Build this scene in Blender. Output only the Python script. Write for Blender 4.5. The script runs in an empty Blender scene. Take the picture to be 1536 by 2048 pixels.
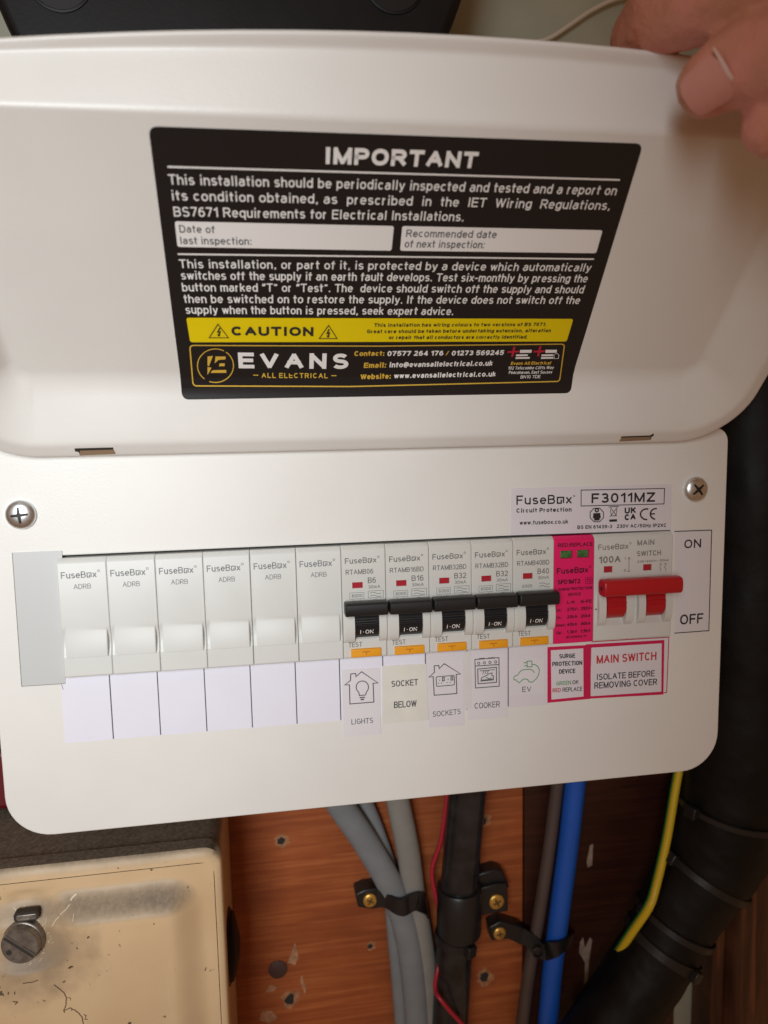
import bpy, bmesh, math, random
import numpy as np
from mathutils import Vector, Matrix
random.seed(7)
S = bpy.context.scene
COL = S.collection
MM = 0.001
rad = math.radians

# ------------------------------------------------------------------ camera, world, lamps, exposure
CAM = np.array([94.96, -284.35, 29.72])
ROT = (1.455287, 0.0197053, -0.1582268)
FPX = 1450.0
cd = bpy.data.cameras.new('camera'); cam = bpy.data.objects.new('camera', cd); COL.objects.link(cam)
cam.location = Vector(CAM) * MM; cam.rotation_euler = ROT
cd.sensor_width = 36; cd.lens = FPX / 2048 * 36
cd.clip_start = 0.01; cd.clip_end = 20
cd.dof.use_dof = True; cd.dof.focus_distance = 0.292; cd.dof.aperture_fstop = 10.0
S.camera = cam
W = bpy.data.worlds.new('World'); S.world = W; W.use_nodes = True
bg = W.node_tree.nodes['Background']
bg.inputs[0].default_value = (1.0, 0.52, 0.26, 1); bg.inputs[1].default_value = 0.195
def area(name, loc, target, sx, sy, power, color):
    l = bpy.data.lights.new(name, 'AREA'); l.shape = 'RECTANGLE'; l.size = sx * MM; l.size_y = sy * MM
    l.energy = power; l.color = color
    o = bpy.data.objects.new(name, l); COL.objects.link(o); o.location = Vector(loc) * MM
    o.rotation_euler = (Vector(target) - Vector(loc)).to_track_quat('-Z', 'Y').to_euler()
    return o
dl = area('doorway_daylight', (-110, -600, 115), (16, 0, -18), 260, 400, 0.51, (0.92, 0.985, 1.02)); dl.data.spread = rad(54)
S.view_settings.view_transform = 'Standard'; S.view_settings.look = 'None'
S.view_settings.exposure = 0.0; S.view_settings.gamma = 1.0; S.view_settings.use_curve_mapping = False
S.cycles.max_bounces = 8

# ------------------------------------------------------------------ surveying: where a sight line meets a real surface
def _rot(a, b, c):
    ca, sa, cb, sb, cc, sc = math.cos(a), math.sin(a), math.cos(b), math.sin(b), math.cos(c), math.sin(c)
    return (np.array([[cc, -sc, 0], [sc, cc, 0], [0, 0, 1]]) @ np.array([[cb, 0, sb], [0, 1, 0], [-sb, 0, cb]])
            @ np.array([[1, 0, 0], [0, ca, -sa], [0, sa, ca]]))
RM = _rot(*ROT)
def ray(px, py): return RM @ np.array([(px - 768) / FPX, -(py - 1024) / FPX, -1.0])
def at(px, py, y):
    d = ray(px, py); t = (y - CAM[1]) / d[1]; return CAM + t * d

# ------------------------------------------------------------------ materials
def mat(name, col, rough=0.5, metal=0.0, var=0.0, vscale=60, bump=0.0, bscale=400, spec=0.5, coat=0.0, sss=0.0, col2=None, rvar=0.0):
    m = bpy.data.materials.new(name); m.use_nodes = True
    n = m.node_tree.nodes; l = m.node_tree.links; b = n['Principled BSDF']
    b.inputs['Base Color'].default_value = (*col, 1); b.inputs['Roughness'].default_value = rough
    b.inputs['Metallic'].default_value = metal; b.inputs['Specular IOR Level'].default_value = spec
    b.inputs['Coat Weight'].default_value = coat; b.inputs['Coat Roughness'].default_value = 0.12
    if sss:
        b.inputs['Subsurface Weight'].default_value = sss; b.inputs['Subsurface Radius'].default_value = (1, .35, .2)
        b.inputs['Subsurface Scale'].default_value = 0.003
    g = n.new('ShaderNodeNewGeometry')
    if var or col2:
        t = n.new('ShaderNodeTexNoise'); t.inputs['Scale'].default_value = vscale; t.inputs['Detail'].default_value = 5
        l.new(g.outputs['Position'], t.inputs['Vector'])
        r = n.new('ShaderNodeValToRGB'); r.color_ramp.elements[0].position = .35; r.color_ramp.elements[1].position = .65
        c2 = col2 or tuple(min(1, c * (1 + var)) for c in col)
        c1 = col if col2 else tuple(c * (1 - var) for c in col)
        r.color_ramp.elements[0].color = (*c1, 1); r.color_ramp.elements[1].color = (*c2, 1)
        l.new(t.outputs['Fac'], r.inputs['Fac']); l.new(r.outputs['Color'], b.inputs['Base Color'])
        if rvar:
            mr = n.new('ShaderNodeMapRange'); mr.inputs['To Min'].default_value = rough - rvar; mr.inputs['To Max'].default_value = rough + rvar
            l.new(t.outputs['Fac'], mr.inputs['Value']); l.new(mr.outputs['Result'], b.inputs['Roughness'])
    if bump:
        t2 = n.new('ShaderNodeTexNoise'); t2.inputs['Scale'].default_value = bscale; t2.inputs['Detail'].default_value = 4
        l.new(g.outputs['Position'], t2.inputs['Vector'])
        bp = n.new('ShaderNodeBump'); bp.inputs['Strength'].default_value = bump; bp.inputs['Distance'].default_value = 0.0005
        l.new(t2.outputs['Fac'], bp.inputs['Height']); l.new(bp.outputs['Normal'], b.inputs['Normal'])
    return m
M = {}
M['white'] = mat('white_powder_coat', (.80, .785, .745), .36, var=.02, vscale=22, bump=.10, bscale=1100, rvar=.07)
M['module'] = mat('grey_white_plastic', (.66, .655, .615), .42, var=.012, vscale=80, bump=.05, bscale=3000)
M['blank'] = mat('blank_plastic', (.68, .685, .655), .40, var=.012, vscale=80, bump=.05, bscale=3000)
M['plate'] = mat('grey_film', (.58, .59, .585), .30)
M['paper'] = mat('paper', (.80, .79, .88), .6, var=.01)
M['paper_grey'] = mat('label_paper', (.74, .70, .74), .55)
M['card'] = mat('card', (.76, .73, .76), .5, var=.01)
M['cream'] = mat('cream_tape', (.78, .76, .69), .28, var=.03, vscale=120)
M['tape'] = mat('glossy_tape', (.74, .72, .70), .15, var=.02, bump=.6, bscale=160)
M['ink'] = mat('black_ink', (.02, .02, .022), .5)
M['ink_soft'] = mat('dark_grey_ink', (.10, .10, .11), .5)
M['ink_grey'] = mat('grey_ink', (.20, .205, .21), .5)
M['ink_mid'] = mat('mid_grey_ink', (.15, .145, .135), .5)
M['ink_pale'] = mat('pale_grey_ink', (.22, .205, .18), .5)
M['black_vinyl'] = mat('black_vinyl', (.012, .011, .012), .33, bump=.04, bscale=300)
M['print_white'] = mat('white_print', (.90, .89, .87), .4)
M['print_yellow'] = mat('yellow_print', (.86, .66, .0), .4)
M['print_gold'] = mat('gold_print', (.72, .46, .06), .4)
M['print_red'] = mat('red_print', (.55, .02, .05), .4)
M['crimson'] = mat('crimson_print', (.60, .012, .085), .4)
M['red_text'] = mat('red_text', (.55, .03, .04), .4)
M['green_text'] = mat('green_text', (.10, .33, .12), .45)
M['pink'] = mat('pink_plastic', (.80, .012, .135), .36, var=.02)
M['pink_ink'] = mat('maroon_ink', (.035, .0, .01), .5)
M['red'] = mat('red_plastic', (.47, .010, .016), .33, bump=.03)
M['red_window'] = mat('red_window', (.42, .02, .035), .25)
M['green_window'] = mat('green_window', (.06, .17, .05), .18, var=.3, vscale=700)
M['toggle'] = mat('black_plastic', (.012, .012, .013), .38, bump=.08, bscale=2000)
M['orange'] = mat('orange_plastic', (.85, .36, .015), .35)
M['orange_ink'] = mat('orange_mark', (.55, .19, .01), .4)
M['steel'] = mat('zinc_steel', (.74, .77, .78), .33, 1.0, var=.1, vscale=500)
M['dark_steel'] = mat('dark_recess', (.035, .033, .03), .5, .6)
M['brass'] = mat('yellow_brass', (.72, .43, .10), .35, .75, var=.1, vscale=500)
M['brass_dark'] = mat('brass_recess', (.10, .055, .015), .6)
M['slot'] = mat('slot_shadow', (.03, .025, .02), .7)
M['slot_metal'] = mat('slot_edge', (.30, .20, .12), .5)
M['cavity'] = mat('dark_inside', (.02, .02, .02), .8)
M['case'] = mat('enclosure_steel', (.55, .54, .52), .45)
M['grey_cable'] = mat('grey_pvc', (.21, .225, .235), .48, var=.06, vscale=90, bump=.1, bscale=500)
M['pale_cable'] = mat('pale_grey_pvc', (.25, .24, .215), .48, var=.06, vscale=90, bump=.1, bscale=500)
M['black_cable'] = mat('black_pvc', (.02, .019, .019), .24, var=.4, vscale=90, bump=.5, bscale=130, rvar=.12)
M['black_rubber'] = mat('black_rubber', (.0045, .004, .0038), .55, spec=.28, var=.4, vscale=60, bump=.5, bscale=160, rvar=.14)
M['clip'] = mat('black_nylon', (.014, .013, .013), .4, bump=.1, bscale=500)
M['red_wire'] = mat('red_pvc', (.42, .015, .035), .4)
M['brown_cable'] = mat('brown_grey_pvc', (.085, .058, .048), .5, var=.1)
M['blue'] = mat('blue_pvc', (.012, .10, .50), .42, var=.05, vscale=60)
M['earth_y'] = mat('yellow_pvc', (.72, .50, .02), .4)
M['earth_g'] = mat('green_pvc', (.03, .22, .05), .4)
M['white_wire'] = mat('white_pvc', (.76, .72, .62), .45)
M['meter'] = mat('black_moulding', (.0055, .0055, .0065), .5, spec=.3, var=.4, vscale=40, bump=.1, bscale=600)
M['meter_dark'] = mat('well_inside', (.004, .004, .006), .5)
M['red_box'] = mat('red_enamel', (.13, .003, .006), .5)
M['skin'] = mat('skin', (.66, .255, .20), .46, sss=.15, vscale=48, bump=1.0, bscale=420, col2=(.50, .225, .13))
M['nail'] = mat('nail', (.60, .27, .225), .28, sss=.1)
M['cuticle'] = mat('cuticle', (.66, .44, .38), .5)
M['fleck'] = mat('chipped_filler', (.40, .20, .105), .7, var=.3, vscale=300)
M['drip'] = mat('old_paint', (.30, .22, .17), .6, var=.2, vscale=200)
M['knob'] = mat('grey_zamak', (.26, .235, .205), .38, .7, var=.25, vscale=300, bump=.2)
M['scratch'] = mat('scratch', (.74, .62, .42), .5)
M['crack'] = mat('crack', (.13, .08, .045), .7)

def wood(name, c0, c1, c2, rough=.5, sc=(16, 16, 380)):
    m = bpy.data.materials.new(name); m.use_nodes = True
    n = m.node_tree.nodes; l = m.node_tree.links; b = n['Principled BSDF']; b.inputs['Roughness'].default_value = rough
    g = n.new('ShaderNodeNewGeometry'); mp = n.new('ShaderNodeMapping'); mp.inputs['Scale'].default_value = sc
    mp.inputs['Rotation'].default_value = (0, rad(7), 0)
    l.new(g.outputs['Position'], mp.inputs['Vector'])
    t = n.new('ShaderNodeTexNoise'); t.inputs['Scale'].default_value = 1.0; t.inputs['Detail'].default_value = 8; t.inputs['Distortion'].default_value = .7
    l.new(mp.outputs['Vector'], t.inputs['Vector'])
    r = n.new('ShaderNodeValToRGB'); e = r.color_ramp.elements
    e[0].position = .36; e[0].color = (*c0, 1); e[1].position = .66; e[1].color = (*c2, 1)
    x = e.new(.52); x.color = (*c1, 1)
    l.new(t.outputs['Fac'], r.inputs['Fac'])
    t3 = n.new('ShaderNodeTexNoise'); t3.inputs['Scale'].default_value = 22; t3.inputs['Detail'].default_value = 5
    l.new(g.outputs['Position'], t3.inputs['Vector'])
    r3 = n.new('ShaderNodeValToRGB'); r3.color_ramp.elements[0].position = .3; r3.color_ramp.elements[1].position = .7
    r3.color_ramp.elements[0].color = (.72, .66, .62, 1); r3.color_ramp.elements[1].color = (1.1, 1.1, 1.1, 1)
    l.new(t3.outputs['Fac'], r3.inputs['Fac'])
    mx = n.new('ShaderNodeMix'); mx.data_type = 'RGBA'; mx.blend_type = 'MULTIPLY'; mx.inputs[0].default_value = 1
    l.new(r.outputs['Color'], mx.inputs[6]); l.new(r3.outputs['Color'], mx.inputs[7])
    l.new(mx.outputs[2], b.inputs['Base Color'])
    bp = n.new('ShaderNodeBump'); bp.inputs['Strength'].default_value = .25; bp.inputs['Distance'].default_value = .0004
    l.new(t.outputs['Fac'], bp.inputs['Height']); l.new(bp.outputs['Normal'], b.inputs['Normal'])
    return m
M['ply'] = wood('plywood', (.30, .070, .018), (.36, .092, .024), (.43, .125, .036))
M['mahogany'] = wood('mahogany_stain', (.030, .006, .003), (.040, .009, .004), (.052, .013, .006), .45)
M['post'] = wood('brown_timber', (.055, .02, .01), (.10, .04, .02), (.19, .075, .035), .5, (220, 20, 14))

def plaster(name, a, b_, scale=14):
    m = mat(name, a, .8, vscale=scale, col2=b_, bump=.5, bscale=120); return m
M['wall'] = plaster('old_plaster', (.40, .43, .34), (.52, .55, .45))

def enamel():
    # cream enamel with soot lying on the upward faces, rubbed speckle and fine scuffs
    m = bpy.data.materials.new('cream_enamel'); m.use_nodes = True
    n = m.node_tree.nodes; l = m.node_tree.links; b = n['Principled BSDF']; b.inputs['Roughness'].default_value = .38
    g = n.new('ShaderNodeNewGeometry')
    t = n.new('ShaderNodeTexNoise'); t.inputs['Scale'].default_value = 28; t.inputs['Detail'].default_value = 7
    l.new(g.outputs['Position'], t.inputs['Vector'])
    r = n.new('ShaderNodeValToRGB'); r.color_ramp.elements[0].position = .3; r.color_ramp.elements[1].position = .7
    r.color_ramp.elements[0].color = (.66, .465, .265, 1); r.color_ramp.elements[1].color = (.75, .55, .33, 1)
    l.new(t.outputs['Fac'], r.inputs['Fac'])
    sx = n.new('ShaderNodeSeparateXYZ'); l.new(g.outputs['Normal'], sx.inputs[0])
    t2 = n.new('ShaderNodeTexNoise'); t2.inputs['Scale'].default_value = 32; t2.inputs['Detail'].default_value = 9
    l.new(g.outputs['Position'], t2.inputs['Vector'])
    ad = n.new('ShaderNodeMath'); ad.operation = 'MULTIPLY_ADD'; ad.inputs[1].default_value = .46; l.new(t2.outputs['Fac'], ad.inputs[0]); l.new(sx.outputs['Z'], ad.inputs[2])
    mr = n.new('ShaderNodeMapRange'); mr.inputs['From Min'].default_value = .33; mr.inputs['From Max'].default_value = .95
    l.new(ad.outputs[0], mr.inputs['Value'])
    t4 = n.new('ShaderNodeTexNoise'); t4.inputs['Scale'].default_value = 600; t4.inputs['Detail'].default_value = 4
    l.new(g.outputs['Position'], t4.inputs['Vector'])
    r4 = n.new('ShaderNodeValToRGB'); r4.color_ramp.elements[0].position = .38; r4.color_ramp.elements[1].position = .72
    r4.color_ramp.elements[0].color = (.125, .10, .072, 1); r4.color_ramp.elements[1].color = (.24, .19, .14, 1)
    l.new(t4.outputs['Fac'], r4.inputs['Fac'])
    mx = n.new('ShaderNodeMix'); mx.data_type = 'RGBA'; l.new(mr.outputs['Result'], mx.inputs[0]); l.new(r.outputs['Color'], mx.inputs[6]); l.new(r4.outputs['Color'], mx.inputs[7])
    # darker brown patch just right of the lock, fading out with a noisy edge
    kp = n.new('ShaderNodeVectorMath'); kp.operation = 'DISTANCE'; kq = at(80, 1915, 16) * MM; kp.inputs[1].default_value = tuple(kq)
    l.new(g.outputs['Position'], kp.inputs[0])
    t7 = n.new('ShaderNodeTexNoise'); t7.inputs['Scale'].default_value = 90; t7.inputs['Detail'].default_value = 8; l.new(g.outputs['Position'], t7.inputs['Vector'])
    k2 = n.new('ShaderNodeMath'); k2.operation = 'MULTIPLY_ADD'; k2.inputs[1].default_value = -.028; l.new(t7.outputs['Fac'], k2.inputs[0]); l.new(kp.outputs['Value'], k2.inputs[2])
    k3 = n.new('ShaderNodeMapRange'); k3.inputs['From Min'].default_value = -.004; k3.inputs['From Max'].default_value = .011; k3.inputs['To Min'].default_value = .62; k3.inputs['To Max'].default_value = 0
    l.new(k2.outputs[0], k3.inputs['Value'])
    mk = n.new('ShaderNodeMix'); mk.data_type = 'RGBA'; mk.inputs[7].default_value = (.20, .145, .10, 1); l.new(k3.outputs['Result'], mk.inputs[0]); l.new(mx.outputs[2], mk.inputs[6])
    # specks
    v = n.new('ShaderNodeTexNoise'); v.inputs['Scale'].default_value = 260; v.inputs['Detail'].default_value = 2
    l.new(g.outputs['Position'], v.inputs['Vector'])
    r5 = n.new('ShaderNodeValToRGB'); r5.color_ramp.elements[0].position = .70; r5.color_ramp.elements[1].position = .76
    l.new(v.outputs['Fac'], r5.inputs['Fac'])
    mx2 = n.new('ShaderNodeMix'); mx2.data_type = 'RGBA'; mx2.inputs[7].default_value = (.10, .065, .035, 1)
    l.new(r5.outputs['Color'], mx2.inputs[0]); l.new(mk.outputs[2], mx2.inputs[6])
    l.new(mx2.outputs[2], b.inputs['Base Color'])
    r6 = n.new('ShaderNodeMapRange'); r6.inputs['To Min'].default_value = .3; r6.inputs['To Max'].default_value = .75
    l.new(mr.outputs['Result'], r6.inputs['Value']); l.new(r6.outputs['Result'], b.inputs['Roughness'])
    bp = n.new('ShaderNodeBump'); bp.inputs['Strength'].default_value = .2; bp.inputs['Distance'].default_value = .0004
    l.new(t2.outputs['Fac'], bp.inputs['Height']); l.new(bp.outputs['Normal'], b.inputs['Normal'])
    return m
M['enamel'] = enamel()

# ------------------------------------------------------------------ mesh helpers (all in millimetres)
class MB:
    def __init__(s): s.v = []; s.f = []
    def add(s, v, f):
        o = len(s.v); s.v += [tuple(float(c) for c in p) for p in v]; s.f += [tuple(i + o for i in q) for q in f]; return s
    def box(s, x0, x1, y0, y1, z0, z1):
        return s.add([(x, y, z) for x in (x0, x1) for y in (y0, y1) for z in (z0, z1)],
                     [(0, 1, 3, 2), (4, 6, 7, 5), (0, 4, 5, 1), (2, 3, 7, 6), (0, 2, 6, 4), (1, 5, 7, 3)])
    def prism(s, poly, a0, a1, axis='x'):
        n = len(poly)
        def P(a, p): return (a, p[0], p[1]) if axis == 'x' else ((p[0], a, p[1]) if axis == 'y' else (p[0], p[1], a))
        v = [P(a0, p) for p in poly] + [P(a1, p) for p in poly]
        f = [tuple(range(n - 1, -1, -1)), tuple(range(n, 2 * n))] + [(i, (i + 1) % n, n + (i + 1) % n, n + i) for i in range(n)]
        return s.add(v, f)
    def tube(s, path, r, n=14, caps=True, flat=1.0, flatdir=None):
        P = [np.array(p, float) for p in path]; k = len(P)
        R = r if hasattr(r, '__len__') else [r] * k
        v = []; up = np.array([0, 1, 0.03])
        for i in range(k):
            t = P[min(i + 1, k - 1)] - P[max(i - 1, 0)]; t = t / (np.linalg.norm(t) + 1e-9)
            a = np.cross(t, up); a /= np.linalg.norm(a) + 1e-9; b = np.cross(a, t)
            for j in range(n):
                w = 2 * math.pi * j / n; v.append(P[i] + R[i] * (math.cos(w) * a + flat * math.sin(w) * b))
        f = [(i * n + j, i * n + (j + 1) % n, (i + 1) * n + (j + 1) % n, (i + 1) * n + j) for i in range(k - 1) for j in range(n)]
        if caps: f += [tuple(range(n - 1, -1, -1)), tuple(range((k - 1) * n, k * n))]
        return s.add(v, f)
    def lathe(s, prof, org, ax, n=28):
        # prof: (radius, height along ax)
        ax = np.array(ax, float); ax /= np.linalg.norm(ax); t = np.array([0, 0, 1.]) if abs(ax[2]) < .9 else np.array([1., 0, 0])
        a = np.cross(t, ax); a /= np.linalg.norm(a); b = np.cross(ax, a); k = len(prof)
        v = [np.array(org) + ax * h + r * (math.cos(2 * math.pi * j / n) * a + math.sin(2 * math.pi * j / n) * b) for r, h in prof for j in range(n)]
        f = [(i * n + j, i * n + (j + 1) % n, (i + 1) * n + (j + 1) % n, (i + 1) * n + j) for i in range(k - 1) for j in range(n)]
        f += [tuple(range((k - 1) * n, k * n)), tuple(range(n - 1, -1, -1))]
        return s.add(v, f)
    def mesh(s, name, smooth=None, fix=True):
        me = bpy.data.meshes.new(name); me.from_pydata([tuple(c * MM for c in p) for p in s.v], [], s.f)
        if fix:
            bm = bmesh.new(); bm.from_mesh(me); bmesh.ops.recalc_face_normals(bm, faces=bm.faces); bm.to_mesh(me); bm.free()
        if smooth is not None:
            me.shade_smooth(); me.set_sharp_from_angle(angle=rad(smooth))
        me.update(); return me
    def build(s, name, m, parent=None, smooth=None, bevel=0, seg=2, fix=True, loc=None):
        me = s.mesh(name, smooth, fix); me.materials.append(M[m] if isinstance(m, str) else m)
        o = bpy.data.objects.new(name, me); COL.objects.link(o)
        if parent: o.parent = parent
        if loc is not None: o.location = Vector(loc) * MM
        if bevel:
            b = o.modifiers.new('bevel', 'BEVEL'); b.width = bevel * MM; b.segments = seg; b.limit_method = 'ANGLE'; b.angle_limit = rad(40)
            b.harden_normals = False
            if smooth is None: me.shade_smooth(); me.set_sharp_from_angle(angle=rad(50))
        return o
def tag(o, label, cat, group=None, kind=None):
    if label: o['label'] = label
    if cat: o['category'] = cat
    if group: o['group'] = group
    if kind: o['kind'] = kind
    return o
def thing(name, label, cat, loc=(0, 0, 0), group=None):
    o = bpy.data.objects.new(name, None); COL.objects.link(o); o.location = Vector(loc) * MM; o.empty_display_size = .01
    return tag(o, label, cat, group)
def off(mb, loc):
    mb.v = [(p[0] - loc[0], p[1] - loc[1], p[2] - loc[2]) for p in mb.v]; return mb
def smoothpath(pts, n=8):
    P = [np.array(p, float) for p in pts]; P = [2 * P[0] - P[1]] + P + [2 * P[-1] - P[-2]]; out = []
    for i in range(1, len(P) - 2):
        for k in range(n):
            t = k / n; a, b, c, d = P[i - 1], P[i], P[i + 1], P[i + 2]
            out.append(.5 * (2 * b + (c - a) * t + (2 * a - 5 * b + 4 * c - d) * t * t + (3 * b - a - 3 * c + d) * t ** 3))
    out.append(P[-2]); return out
def rrect(x0, x1, z0, z1, r, n=8):
    rs = r if hasattr(r, '__len__') else [r] * 4   # bl, br, tr, tl
    out = []
    for (cx, cz, a, q) in ((x0 + rs[0], z0 + rs[0], 180, rs[0]), (x1 - rs[1], z0 + rs[1], 270, rs[1]), (x1 - rs[2], z1 - rs[2], 0, rs[2]), (x0 + rs[3], z1 - rs[3], 90, rs[3])):
        for k in range(n + 1):
            w = rad(a + 90 * k / n); out.append((cx + q * math.cos(w), cz + q * math.sin(w)))
    return out
def plate(outer, holes, thick, bevel):
    """flat sheet with holes and a rolled edge, lying in xz, front face at y=0, built as a filled 2D curve"""
    c = bpy.data.curves.new('sheet', 'CURVE'); c.dimensions = '2D'; c.fill_mode = 'BOTH'
    c.extrude = max(thick / 2 - bevel, .01) * MM; c.bevel_depth = bevel * MM; c.bevel_resolution = 2; c.offset = -bevel * MM
    for lp in [outer] + holes:
        s = c.splines.new('POLY'); s.points.add(len(lp) - 1); s.use_cyclic_u = True
        for p, q in zip(s.points, lp): p.co = (q[0] * MM, q[1] * MM, 0, 1)
    o = bpy.data.objects.new('sheet', c); COL.objects.link(o)
    dg = bpy.context.evaluated_depsgraph_get(); me = bpy.data.meshes.new_from_object(o.evaluated_get(dg))
    bpy.data.objects.remove(o); bpy.data.curves.remove(c)
    me.transform(Matrix.Translation((0, thick / 2 * MM, 0)) @ Matrix.Rotation(rad(90), 4, 'X'))
    me.shade_smooth(); me.set_sharp_from_angle(angle=rad(45)); return me

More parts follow.
